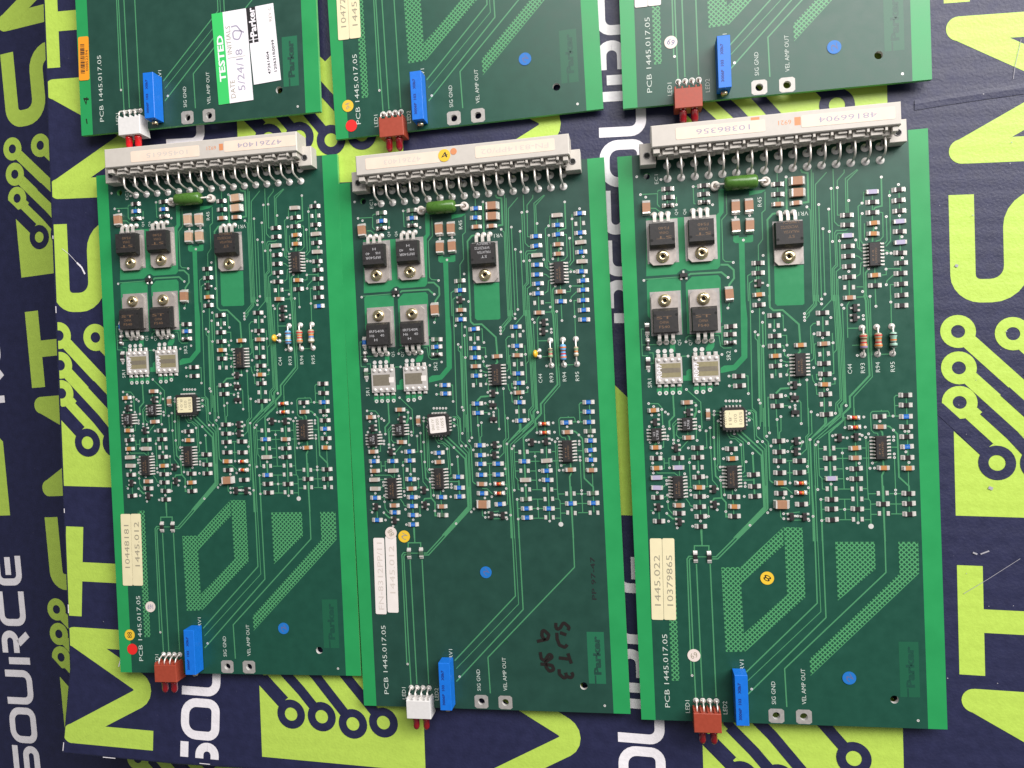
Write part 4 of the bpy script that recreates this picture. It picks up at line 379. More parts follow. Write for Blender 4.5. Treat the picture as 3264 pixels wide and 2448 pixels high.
def logo_shapes(du=0.0, ks=1.0, dr=0.0):
    """The repeated print, in (v, u): v runs from letter top to letter foot, u along the reading direction.
    Returns (layer, colour, polygon) pieces."""
    sh = []
    K = 74.0
    def I(x, y): return (x * K, K * (1 - y))             # icon coordinates, x right and y down from 0 to 1
    def path(col, layer, pts, w, r=0.0):
        pts = round_path(pts, r) if r else pts
        for q in strip_quads(pts, w): sh.append((layer, col, q))
    def ring(col, layer, c, r0, r1, n=28):
        for i in range(n):
            a, b = 2*math.pi*i/n, 2*math.pi*(i+1)/n
            sh.append((layer, col, [(c[0]+r0*math.cos(a), c[1]+r0*math.sin(a)), (c[0]+r1*math.cos(a), c[1]+r1*math.sin(a)), (c[0]+r1*math.cos(b), c[1]+r1*math.sin(b)), (c[0]+r0*math.cos(b), c[1]+r0*math.sin(b))]))
    # lime block with circuit lines
    sh.append((1, LIME, [I(0, .575 + dr), I(0, 1), I(1, 1), I(1, .45), I(.72, .17), I(.115, .69 + dr)]))
    for x, y, ln in ((.03, .075 + dr, .42), (.28, .088, .29), (.03, .257 + dr, .33), (.03, .43 + dr, .235)):
        ring(LIME, 3, I(x, y), 2.4, 6.1)
        path(LIME, 2, [I(x + .052, y + .052), I(x + ln, y + ln)], 5.7)
    for bend, (x, y) in (((.05, .575 + dr), (.195, .73 + dr)), ((.263, .587 + dr), (.385, .73 + dr)), ((.357, .493 + dr), (.575, .757 + dr)), ((.4615, .3885), (.76, .735))):
        d = math.hypot(x - bend[0], y - bend[1]); k = (d - .062) / d
        path(NAVY, 4, [I(bend[0] - .12, bend[1] - .12), I(*bend), I(bend[0] + (x - bend[0])*k, bend[1] + (y - bend[1])*k)], 4.4)
        ring(NAVY, 5, I(x, y), 2.9, 6.4)
    # S M T
    H = 46.0
    path(LIME, 1, [(H - q * H, 79 + p * 41) for p, q in [(.97, .905), (.40, .905), (.106, .905), (.106, .51), (.894, .51), (.894, .095), (.03, .095)]], 8.6, 13.0)
    path(LIME, 2, [(5.0, 134.6), (45.0, 157), (5.0, 179.4)], 8.6, 4.6)
    for u in (134.6, 179.4):
        path(LIME, 1, [(5.0, u), (H, u)], 9.0)
        sh.append((3, LIME, [(5.0 + 4.5*math.cos(2*math.pi*i/24), u + 4.5*math.sin(2*math.pi*i/24)) for i in range(24)]))
    path(LIME, 1, [(4.4, 189), (4.4, 230)], 8.8); path(LIME, 1, [(8.8, 209.5), (H, 209.5)], 8.8)
    # the white word below it
    V0, h, t = 78.0, 18.4, 3.9
    def wl(u0, w, strokes):
        for pts in strokes:
            path(WHITE, 1, round_path([(V0 - b * h, 226 - (226 - u0 - a * w)*ks + du) for a, b in pts], 4.2), t)
    m_ = .10
    wl(77, 16.5, [[(.1, 0), (.1, .80)], [(.34, .9), (.9, .9), (.9, .46), (.34, .46)], [(.62, .37), (.9, 0)]])
    wl(95.5, 14, [[(1, .9), (.12, .9), (.12, .1), (1, .1)], [(.36, .5), (.96, .5)]])
    wl(112, 17.2, [[(1, .9), (.1, .9), (.1, .5), (.9, .5), (.9, .1), (.22, .1)]])
    U = lambda u: 226 - (226 - u)*ks + du
    o = round_path([(V0 - .1*h, U(139.7)), (V0 - .1*h, U(132.4)), (V0 - .9*h, U(132.4)), (V0 - .9*h, U(147.1)), (V0 - .1*h, U(147.1)), (V0 - .1*h, U(139.7))], 5.5)
    for q in strip_quads(o, t): sh.append((1, WHITE, q))
    wl(150.5, 17.5, [[(.1, 1), (.1, .1), (.9, .1), (.9, 1)]])
    wl(171, 17, [[(.1, 0), (.1, .80)], [(.34, .9), (.9, .9), (.9, .46), (.34, .46)], [(.62, .37), (.9, 0)]])
    wl(190.5, 17.5, [[(1, .9), (.1, .9), (.1, .1), (1, .1)]])
    wl(211, 15, [[(1, .9), (.12, .9), (.12, .1), (1, .1)], [(.36, .5), (.96, .5)]])
    return sh

def print_on(mb, logos, regions, z, lean=-0.034, frame=None, ks=1.0):
    for x0, y0, du, *more in logos:
        ln, dr = (more + [lean, 0.0])[:2] if more else (lean, 0.0)
        for layer, col, poly in logo_shapes(du, ks, dr):
            P = [(x0 + v + ln * (y0 + u), y0 + u) for v, u in poly]
            if frame: P = [frame(p) for p in P]
            a = sum(P[i-1][0]*P[i][1] - P[i][0]*P[i-1][1] for i in range(len(P)))
            if a < 0: P.reverse()
            for reg in regions:
                c = clip(P, reg)
                if c: mb.flat(c, z + 0.03 * layer, col)

def carton(outline, ztop, zbot, logos, regions, name, label, lip=1.4, frame=None, extra=None):
    mb = MB()
    cx = sum(p[0] for p in outline) / len(outline); cy = sum(p[1] for p in outline) / len(outline)
    n = len(outline)
    def off(d):
        out = []
        for i in range(n):
            a, b, c = Vector(outline[i-1]), Vector(outline[i]), Vector(outline[(i+1) % n])
            n0 = Vector(((b-a).y, -(b-a).x)).normalized(); n1 = Vector(((c-b).y, -(c-b).x)).normalized()
            m = (n0 + n1).normalized(); out.append((b.x + m.x*d, b.y + m.y*d))
        return out
    rings = []
    for d, dz in ((-0.0, 0), (0.5*lip, 0.12*lip), (0.87*lip, 0.5*lip), (lip, lip)):
        rings.append([(x, y, ztop - dz) for x, y in off(d)])
    rings.append([(x, y, zbot) for x, y in off(lip)])
    mb.grid(list(reversed(rings)), NAVY, False, True, True, True)
    print_on(mb, logos, regions, ztop, frame=frame)
    if extra: extra(mb)
    o = mb.build(name)
    tag(o, label, 'carton', 'printed cartons under the circuit boards')
    return o

top = MB(); top.flat([(-1500, -1500), (1500, -1500), (1500, 1500), (-1500, 1500)], -170, TABLE)
t = top.build('table_top'); t['kind'] = 'structure'

ZC = -4.6
R1 = [(-251.9, -138), (600, -138), (600, 420), (-268, 420)]
R2 = [(-256.6, -176.6), (-110, -173.5), (600, -173.5), (600, -138), (-251.9, -138)]
outline = [(-256.6, -176.6), (-200, -176.4), (-110, -173.5), (600, -172), (600, 420), (-268, 420), (-257.5, 43), (-251.9, -138)]
cols = [(-257.5, -53.7), (-164, 78.3), (-68.7, -58.8), (24.0, 79.5), (118.2, -54.9), (212, 78)]
logos = []
for x0, y0 in cols:
    for k in (-2, -1, 0, 1):
        yy = y0 + 248.5 * k
        if not -430 < yy < 260: continue
        if x0 == -257.5 and yy < -200: logos.append((-251.0, yy, 6.5, .035, 0.0))
        else: logos.append((x0, yy, 6.5 if yy < -200 else 0.0, -.034, .155 if x0 == 24.0 else 0.0))
# wear on the flat carton: pale scratches and a crease in the liner
def wear_marks(wear):
    for k, (pts, w) in enumerate((([(-253.5, 54), (-250, 51.5), (-246, 47.5), (-244, 46.3)], .18), ([(-246, 47.5), (-243.6, 45.3), (-242, 42.3)], .7), ([(-226.5, -125.5), (-226, -130), (-227.5, -135)], .5),
            ([(123, -84), (131, -78.3), (142, -70)], .16), ([(139.6, 119), (137.8, 110), (137.2, 105)], .18), ([(118.6, 38), (119.6, 37.6)], 1.0), ([(131, -44), (132.4, -44.6)], 1.1), ([(131.5, -67.6), (128.6, -68.9)], .5), ([(126, -68.4), (127.5, -69.0)], .6), ([(113, -77), (113.6, -77.4)], .6))):
        wear.strip(pts, w, ZC + .24 + .01*k, WHITE if k < 3 else SCUFF)
    for k in range(26):
        x, y = random.uniform(98, 140), random.uniform(-140, 128); r = random.uniform(.12, .3)
        wear.flat([(x - r, y), (x, y - r*.7), (x + r*1.2, y), (x, y + r)], ZC + .36, SCUFF)
    for k in range(40):
        x, y = random.uniform(-250, 90), random.uniform(-172, 165); r = random.uniform(.10, .24)
        wear.flat([(x - r, y), (x, y - r*.7), (x + r*1.2, y), (x, y + r)], ZC + .36, SCUFF)
    cr = [(104, 98.0), (116, 99.4), (128, 100.6), (141, 101.8)]
    for dy0, z0, dy1, z1 in ((-2.4, .2, -.2, .34), (-.2, .34, 1.4, .2)):
        for p, q in zip(cr, cr[1:]):
            wear.face([(p[0], p[1]+dy0, ZC+z0), (q[0], q[1]+dy0, ZC+z0), (q[0], q[1]+dy1, ZC+z1), (p[0], p[1]+dy1, ZC+z1)], NAVY)


    for y0, y1 in ((-64, -66), (-108, -112), (-172, -176), (28, 25), (60, 58.5)):
        xe = lambda y: -251.9 - (y + 138) * .031 if y > -138 else -251.9 + (y + 138) * .124
        wear.strip([(xe(y0) + .1, y0), (xe(y1) + .1, y1)], .4, ZC + .33, WHITE)
    for x in (-236, -188, -140): wear.strip([(x, -176.0 + (x+200)*.03), (x + random.uniform(2, 7), -176.0 + (x+200)*.03)], .35, ZC + .33, WHITE)
carton(outline, ZC, -150, logos, [R1, R2], 'printed_carton',
       'large flat navy carton with lime and white print carrying the circuit boards', extra=wear_marks)
SO = Vector((-322.32, 48.53, -54.76)); SX = Vector((0.99267, 0.07637, 0.09365)); SY = Vector((-0.07809, 0.99684, 0.01485)); SN = SX.cross(SY)
lg = []
for x0, y0 in ((0, 0), (-97.4, -128)):
    for k in (-1, 0, 1): lg.append((x0, y0 + 248.5*k, 0.0))
def carton_side():                                      # lies lower, turned and leaning a few degrees
    mb = MB()
    out = [(-380, -420), (58, -460), (49, 340), (-380, 340)]
    top3 = [SO + SX*x + SY*y for x, y in out]
    mb.grid([[(p.x, p.y, -169) for p in top3], [tuple(p) for p in top3]], NAVY, False)
    i0 = len(mb.v); print_on(mb, lg, [out], 0.0, lean=0.0, ks=1.1)
    mb.v = mb.v[:i0] + [tuple(SO + SX*x + SY*y + SN*z) for x, y, z in mb.v[i0:]]
    o = mb.build('printed_carton')
    tag(o, 'shadowed navy carton with lime and white print, lower beside the left edge', 'carton', 'printed cartons under the circuit boards')
carton_side()
def carton_front():
    mb = MB(); z = -42.0
    out = [(-262, -420), (40, -420), (40, -181), (-262, -187)]
    mb.grid([[(x, y, -165) for x, y in out], [(x, y, z) for x, y in out]], NAVY, False)
    print_on(mb, [(-173, -232, 0.0), (-255, -254, 0.0), (-80, -300, 0)], [out], z, lean=-0.03)
    o = mb.build('printed_carton')
    tag(o, 'navy carton with lime print peeking out below the bottom edge of the flat one', 'carton', 'printed cartons under the circuit boards')
carton_front()
# ------------------------------------------------------------------ shared component meshes (each built once, placed many times)
W_, L_B, TH = 111.0, 219.76, 1.6
def fillets(mb, xi, xo, w, hi, m=SOLDER):
    for s in (-1, 1):                        # solder-coated end caps sloping down to the pad
        a, b, c = s*xi, s*(xi + 0.55), s*xo
        mb.grid([[(a, -w/2, 0.02), (a, w/2, 0.02), (a, w/2*.9, hi), (a, -w/2*.9, hi)],
                 [(b, -w/2, 0.02), (b, w/2, 0.02), (b, w/2*.9, hi*1.04), (b, -w/2*.9, hi*1.04)],
                 [((b+c)/2, -w/2, 0.02), ((b+c)/2, w/2, 0.02), ((b+c)/2, w/2*.85, hi*.42), ((b+c)/2, -w/2*.85, hi*.42)],
                 [(c, -w/2*.95, 0.02), (c, w/2*.95, 0.02), (c, w/2*.9, .09), (c, -w/2*.9, .09)]], m, False)
def chip(name, body, xi=0.92, w=1.72, xo=2.35, h=0.62, bw=1.55, bx=None, code=None):
    mb = MB(); fillets(mb, xi, xo, w, h)
    mb.box(-(bx or xi) - .02, (bx or xi) + .02, -bw/2, bw/2, .05, h*1.0, body, .05)
    if code: mb.text(code[0], 0, 0, 1.25, .62, h + .012, code[1], 0)
    return mb.mesh(name)
M_R = {c: chip('chip_resistor', m, code=k) for c, m, k in (('black', CHIPBLACK, None), ('blue', CHIPBLUE, ('103', PRINTSKY)), ('green', CHIPGREEN, None))}
M_O = {c: chip('chip_capacitor', m, 1.05, 1.6, 2.25, .95, 1.55) for c, m in (('a', CERORANGE), ('b', CERTAN))}
M_L = {c: chip('film_chip', m, 1.5, 1.6, 2.3, .85, 1.62) for c, m in (('lilac', FILMLILAC), ('grey', FILMGREY))}
M_C = {c: chip('ceramic_capacitor', m, 1.75, 3.15, 2.95, 1.7, 3.0) for c, m in (('tan', CERTAN), ('pale', CERPALE))}
def sot():
    mb = MB(); mb.box(-.75, .75, -1.45, 1.45, .15, 1.0, BLACK, .12)
    for x0, x1, y in ((.7, 1.75, 0), (-1.75, -.7, .95), (-1.75, -.7, -.95)):
        mb.box(x0, x1, y - .42, y + .42, .02, .42, SOLDER, .18)
    return mb.mesh('transistor')
M_S = sot()
def melf(glass, band, endm):
    mb = MB(); 
    for s in (-1, 1):
        mb.lathe((s*.95, 0, .78), (s*1.75, 0, .78), [(0, .74), (1, .74)], endm, 12)
        mb.box(min(s*1.1, s*2.3), max(s*1.1, s*2.3), -.8, .8, .02, .34, SOLDER, .1)
    mb.lathe((-1.0, 0, .78), (1.0, 0, .78), [(0, .66), (1, .66)], glass, 12)
    mb.lathe((.25, 0, .78), (.75, 0, .78), [(0, .69), (1, .69)], band, 12)
    return mb.mesh('diode')
M_D = melf(GLASSRED, DIODEBAND, SOLDER); M_G = melf(DARKMETAL, BLACK, SOLDER)
def soic(n, wb, lb, mark=None):
    mb = MB(); mb.box(-wb/2, wb/2, -lb/2, lb/2, .2, 1.65, BLACK, .22)
    mb.disc(wb/2 - .7, -lb/2 + .8, .32, 1.656, HOLE)
    for i in range(n):
        y = (i - (n-1)/2) * 1.27
        for s in (-1, 1):
            mb.grid([[(s*(wb/2 - .05), y-.24, .95), (s*(wb/2 - .05), y+.24, .95), (s*(wb/2 - .05), y+.24, 1.12), (s*(wb/2 - .05), y-.24, 1.12)],
                     [(s*(wb/2 + .35), y-.24, .9), (s*(wb/2 + .35), y+.24, .9), (s*(wb/2 + .35), y+.24, 1.08), (s*(wb/2 + .35), y-.24, 1.08)],
                     [(s*(wb/2 + .7), y-.28, .05), (s*(wb/2 + .7), y+.28, .05), (s*(wb/2 + .75), y+.28, .3), (s*(wb/2 + .75), y-.28, .3)],
                     [(s*(wb/2 + 1.75), y-.33, .03), (s*(wb/2 + 1.75), y+.33, .03), (s*(wb/2 + 1.7), y+.33, .2), (s*(wb/2 + 1.7), y-.33, .2)]], SOLDER, False)
    if mark:
        mb.text(mark, .35, 0, 3.4, .9, 1.66, PRINTWHITE, 90); mb.text('H3', -.85, .3, 1.5, .9, 1.66, PRINTWHITE, 90)
    else:
        mb.text('LM339D', .35, -.4, lb*.62, .7, 1.66, PRINTBROWN, 90); mb.text('F14', -.65, -.4, lb*.45, .6, 1.66, PRINTBROWN, 90)
    return mb.mesh('integrated_circuit')
M_14 = soic(7, 3.9, 8.6); M_8 = soic(4, 3.9, 4.9, 'L7R8')
def plcc():
    mb = MB(); a = 4.35
    poly = [(-a, -a), (a, -a), (a, a - 1.0), (a - 1.0, a), (-a, a)]
    mb.grid([[(x, y, .6) for x, y in poly], [(x*1.02, y*1.02, 2.0) for x, y in poly], [(x*.96, y*.96, 3.7) for x, y in poly]], BLACK, False)
    for i in range(5):
        k = (i - 2) * 1.27
        for s in (-1, 1):
            mb.box(k-.3, k+.3, min(s*4.3, s*4.95), max(s*4.3, s*4.95), .05, 2.0, SOLDER)
            mb.box(min(s*4.3, s*4.95), max(s*4.3, s*4.95), k-.3, k+.3, .05, 2.0, SOLDER)
    return mb.mesh('plastic_chip_carrier')
M_PLCC = plcc()
def to220_body(lines, ink, w=9.5, flip=False, slanted=False):
    mb = MB()
    mb.grid([[(-w/2, -4.6, .9), (w/2, -4.6, .9), (w/2, 4.6, .9), (-w/2, 4.6, .9)], [(-w/2, -4.7, 2.6), (w/2, -4.7, 2.6), (w/2, 4.7, 2.6), (-w/2, 4.7, 2.6)],
             [(-w/2 + .2, -4.5, 4.4), (w/2 - .2, -4.5, 4.4), (w/2 - .2, 3.6, 4.4), (-w/2 + .2, 3.6, 4.4)]], BLACK, False)
    for s in (-1, 1):                        # moulding recesses at both sides
        mb.disc(s*(w/2 - .75), 1.9, .55, 4.41, HOLE, 12)
    r = 180 if flip else 0
    n = len(lines)
    for i, (tx, ln) in enumerate(lines):
        y = (1.6 - i * 1.75) * (-1 if flip else 1) - (.6 if not flip else .2)
        mb.text(tx, 0 if slanted else (-.6 if not flip else .6) * (1 if ln < 6 else 0), y, ln, 1.05, 4.415, ink, r)
    return mb.mesh('power_transistor')
# the tab end of the body is +y here; transistors turned by 180 degrees read upside down
M_TO = {('st', 1): to220_body([('ST', 5.6), ('CHINA', 3.4), ('F540', 3.9)], PRINTBROWN), ('st', 0): to220_body([('ST', 5.6), ('CHINA', 3.4), ('F540', 3.9)], PRINTBROWN),
        ('irf', 1): to220_body([('IRF540R', 6.4), ('H6     40', 6.2), ('H', 1.3)], PRINTWHITE), ('vr', 0): to220_body([('ST', 2.4), ('MALAYSIA', 5.4), ('WC9Z0722', 6.2), ('L7805CV', 5.6)], PRINTBROWN, 9.9),
        ('vrw', 0): to220_body([('ST', 2.4), ('MALAYSIA', 5.4), ('W99Z0722', 6.2), ('L7805CV', 5.6)], PRINTWHITE, 9.9)}
def tab_mesh():
    mb = MB(); w = 5.05
    poly = [(-w, -4.2), (w, -4.2), (w, 9.4), (w - 1.4, 10.9), (-w + 1.4, 10.9), (-w, 9.4)]
    mb.prism(poly, .08, 1.35, TAB); return mb.mesh('heat_tab')
def rivet_mesh():
    mb = MB(); mb.lathe_z(0, 0, [(2.45, 1.36), (2.42, 1.75), (2.0, 2.3), (1.35, 2.55), (.95, 2.5), (.72, 2.2), (.66, 1.38)], BRASS, 24)
    mb.disc(0, 0, .70, 1.5, HOLE, 14); return mb.mesh('rivet')
def lead_mesh():
    mb = MB(); mb.ribbon([(0, -4.5, 2.5), (0, -6.2, 2.5), (0, -7.1, 2.1), (0, -7.5, 1.2), (0, -7.7, .1)], 1.25, .55, STEEL)
    mb.lathe_z(0, -7.75, [(1.15, .05), (1.05, .3), (.6, .7), (.3, .9)], SOLDER, 14, False, True); return mb.mesh('lead')
M_TAB, M_RIV, M_LEAD = tab_mesh(), rivet_mesh(), lead_mesh()
def sense(marked):
    mb = MB(); mb.box(-5.05, 5.05, -5.05, 5.05, .35, 1.25, CERWHITE, .08)
    if marked:
        mb.flat([(-3.3, -2.7), (4.5, -2.7), (4.5, 2.7), (-3.3, 2.7)], 1.262, SENSEGOLD)
        mb.flat([(-3.0, -.9), (4.2, -.9), (4.2, .9), (-3.0, .9)], 1.268, SENSEGREY)
        mb.text('R047', -3.6, -.1, 5.6, 1.9, 1.275, PAPER, 90, .015)
    else:
        mb.flat([(-4.4, -2.3), (3.0, -2.3), (3.0, 2.3), (-4.4, 2.3)], 1.262, SENSEGREY)
        mb.flat([(2.6, -1.1), (4.7, -1.1), (4.7, 1.1), (2.6, 1.1)], 1.268, LWHITE)
    for i in range(4):
        x = -3.75 + 2.52 * i
        for s in (-1, 1):
            mb.lathe_z(x, s*3.95, [(.75, 1.25), (.65, 1.5), (.3, 1.72)], SOLDER, 12, False, True)
            mb.box(x - .75, x + .75, min(s*4.9, s*6.4), max(s*4.9, s*6.4), .05, .75, SOLDER, .3)
    return mb.mesh('sense_resistor')
M_SENSE = {True: sense(True), False: sense(False)}
def axial(body, bands, r=1.3, half=2.9, L=9.95):
    mb = MB()
    mb.tube([(0, -L/2, .1), (0, -L/2, 1.0), (0, -L/2 + .5, 1.45), (0, L/2 - .5, 1.45), (0, L/2, 1.0), (0, L/2, .1)], .3, STEEL)
    prof = [(0, .45), (.06, .9), (.14, 1.0), (.26, .98), (.36, .82), (.64, .82), (.74, .98), (.86, 1.0), (.94, .9), (1, .45)]
    mb.lathe((0, half, 1.45), (0, -half, 1.45), [(t, k*r) for t, k in prof], body, 16)
    def rad(t):
        for (a, x), (b, y) in zip(prof, prof[1:]):
            if a <= t <= b: return (x + (y-x)*(t-a)/(b-a)) * r
    for t, m in bands:
        mb.lathe((0, half*(1 - 2*(t-.045)), 1.45), (0, half*(1 - 2*(t+.045)), 1.45), [(0, rad(t-.045)+.03), (.5, rad(t)+.03), (1, rad(t+.045)+.03)], m, 16, False)
    for s in (-1, 1):
        mb.lathe_z(0, s*L/2, [(1.2, .06), (1.1, .25), (.6, .6), (.35, .8)], SOLDER, 16, False, True)
    return mb.mesh('axial_resistor')
AX = {
 'B1': [axial(RBLUE, [(.2, B_BRN), (.42, B_WHT), (.56, B_YEL), (.82, B_BRN)]), axial(RTAN, [(.2, B_RED), (.4, B_ORG), (.58, B_RED), (.8, B_ORG)]), axial(RTAN, [(.2, B_RED), (.4, B_ORG), (.56, B_BLU), (.8, B_WHT)])],
 'B2': [axial(RTAN, [(.2, B_BLK), (.4, B_GRN), (.6, B_RED), (.82, B_GRN)], .95, 2.0), axial(RBLUE, [(.2, B_ORG), (.4, B_BRN), (.6, B_RED), (.8, B_ORG)], 1.25, 3.2), axial(RTAN, [(.25, B_GRN), (.5, B_ORG), (.7, B_WHT)], .95, 2.0)],
 'B3': [axial(RTAN, [(.16, B_RED), (.34, B_BRN), (.58, B_RED), (.72, B_ORG), (.86, B_VIO)]), axial(RTAN, [(.16, B_RED), (.36, B_ORG), (.6, B_RED), (.8, B_ORG)]), axial(RMINT, [(.16, B_BLK), (.5, B_ORG), (.64, B_BLK), (.9, B_BLK)])]}
def r45_body():
    mb = MB(); mb.lathe((-6.0, 0, 3.1), (6.0, 0, 3.1), [(0, 1.4), (.02, 2.1), (.08, 2.55), (.5, 2.6), (.92, 2.55), (.98, 2.1), (1, 1.4)], RGREEN, 24)
    mb.tube([(-9.1, 0, .2), (-9.1, 0, 2.6), (-8.6, 0, 3.1), (8.6, 0, 3.1), (9.1, 0, 2.6), (9.1, 0, .2)], .4, STEEL)
    return mb.mesh('wirewound_resistor')
def bead():
    mb = MB(); mb.lathe_z(0, 0, [(1.75, .05), (1.75, 1.5), (1.55, 1.75), (.95, 1.75), (.75, 1.5), (.75, .3)], BEAD, 22)
    mb.disc(0, 0, .76, .5, BEAD, 16); return mb.mesh('lead_bead')
M_R45, M_BEAD = r45_body(), bead()
def disc_cap():
    mb = MB(); prof = [(math.cos(a)*0 + t, r) for t, r, a in ((0, .15, 0), (.06, .8, 0), (.25, 1.35, 0), (.5, 1.55, 0), (.75, 1.35, 0), (.94, .8, 0), (1, .15, 0))]
    mb.lathe((-2.3, 0, 1.5), (-.6, 0, 1.9), prof, CAPYEL, 18)
    for s in (-1, 1):
        mb.tube([(0, s*1.28, .1), (-.2, s*1.25, .9), (-.9, s*.6, 1.5)], .25, STEEL)
        mb.lathe_z(0, s*1.28, [(.85, .06), (.7, .3), (.3, .6)], SOLDER, 12, False, True)
    return mb.mesh('disc_capacitor')
M_CAP = disc_cap()

# connector: 94 mm grey housing overhanging the board's top edge, two rows of bent pins
def conn_body():
    mb = MB()
    mb.box(12.6, 98.4, 218.9, 226.9, 1.9, 11.0, CONN, .35)
    mb.box(14.9, 95.6, 216.4, 218.89, 3.0, 7.9, CONN)
    for i in range(13):                      # castellated rear step
        x = 16.6 + 6.02 * i
        mb.box(x, x + 4.1, 216.5, 218.88, 7.91, 9.0, CONN, .12)
        mb.box(x + 4.4, x + 5.3, 217.5, 218.88, 7.91, 10.3, CONN, .1)
        mb.box(x + 1.0, x + 4.0, 217.9, 218.87, 9.01, 9.9, CONN, .1)
    mb.box(13.2, 15.6, 216.9, 218.88, 6.0, 10.0, CONN, .15); mb.box(95.7, 97.6, 217.0, 218.88, 6.0, 10.0, CONN, .15)
    for x0, x1 in ((8.4, 14.3), (96.1, 102.0)):
        mb.box(x0, x1, 214.3, 222.3, .05, 5.4, CONN, .2)
    for x in (11.0, 99.05):
        mb.lathe_z(x, 217.7, [(1.3, 5.42), (1.25, 5.6), (1.0, 5.6), (.92, 5.3)], DARKMETAL, 18); mb.disc(x, 217.7, .98, 5.46, HOLE, 14)
    for i in range(16):
        x = 17.6 + 5.065 * i
        mb.box(x + 1.6, x + 3.2, 215.9, 216.39, 3.4, 6.2, CONN)
    return mb
def pin_mesh(front):
    mb = MB()
    if front: mb.tube([(-.35, 6.9, 7.0), (-.3, 3.0, 7.0), (-.25, 1.7, 6.6), (-.12, .9, 5.2), (0, .15, 2.0), (0, 0, .3)], .38, STEEL, 8)
    else: mb.tube([(-.3, 1.9, 3.6), (-.25, .9, 3.5), (-.1, .35, 2.8), (0, .05, 1.4), (0, 0, .3)], .38, DARKMETAL, 8)
    mb.lathe_z(0, 0, [(1.5, .06), (1.4, .2), (.95, .36), (.55, .75), (.4, 1.1)], RINGSOLDER, 18, False, True)
    return mb.mesh('pin')
M_CONN, M_PINF, M_PINB = conn_body().mesh('edge_connector'), pin_mesh(True), pin_mesh(False)

def holder_mesh(m):
    mb = MB()
    mb.grid([[(-5.1, -2.2, -1.4), (5.1, -2.2, -1.4), (5.1, 5.2, .05), (-5.1, 5.2, .05)], [(-5.1, -2.2, 5.3), (5.1, -2.2, 5.3), (5.1, 5.2, 5.3), (-5.1, 5.2, 5.3)],
             [(-4.95, -2.05, 5.45), (4.95, -2.05, 5.45), (4.95, 5.05, 5.45), (-4.95, 5.05, 5.45)]], m, False)
    for x in (-5.0, -2.45, .1, 2.6, 4.4): mb.box(x, x + .6, 5.0, 6.1, .6, 5.2, m, .1)
    return mb.mesh('led_holder')
M_HOLD = {'rust': holder_mesh(BRICK), 'white': holder_mesh(HWHITE)}
def led_mesh(m):
    mb = MB(); mb.lathe((0, -2.0, 0), (0, -8.0, 0), [(0, 1.35), (.16, 1.35), (.17, 1.5), (.26, 1.5), (.27, 1.38), (.70, 1.36), (.82, 1.2), (.92, .85), (.98, .4), (1, .05)], m, 20)
    for x in (-.75, .75): mb.box(x - .3, x + .3, -2.5, -1.9, 1.0, 1.6, STEEL)
    return mb.mesh('led')
M_LED = {'dark': led_mesh(LEDDARK), 'red': led_mesh(LEDRED)}
def holder_lead():
    mb = MB(); mb.tube([(0, 5.0, 3.6), (0, 6.4, 3.6), (0, 7.4, 3.0), (0, 8.1, 1.6), (0, 8.2, .1)], .3, STEEL, 8)
    mb.lathe_z(0, 8.2, [(.95, .06), (.85, .3), (.45, .8), (.3, 1.1)], SOLDER, 14, False, True); return mb.mesh('lead')
M_HLEAD = holder_lead()
def trimmer():
    mb = MB(); mb.box(-2.35, 2.35, -9.6, 9.6, .35, 6.4, TRIM, .12)
    for tx, y, ln in (('X0b7', 4.6, 4.2), ('103', -.5, 2.4), ('3006P', -5.2, 4.6)):
        mb.text(tx, -.75, y, ln, 1.15, 6.415, TRIMTXT, 90, .045)
    mb.box(-2.0, 2.0, 7.4, 9.0, .05, .6, TIN); mb.box(-2.0, -1.0, -9.0, -7.4, .05, .5, TIN)
    return mb.mesh('trimmer_potentiometer')
def trim_screw():
    mb = MB(); mb.lathe((0, -9.55, 2.9), (0, -11.2, 2.9), [(0, 1.25), (.8, 1.25), (1, 1.05)], BRASS, 18)
    mb.box(-1.0, 1.0, -11.24, -11.19, 2.72, 3.08, HOLE); return mb.mesh('adjusting_screw')
M_TRIM, M_SCREW = trimmer(), trim_screw()

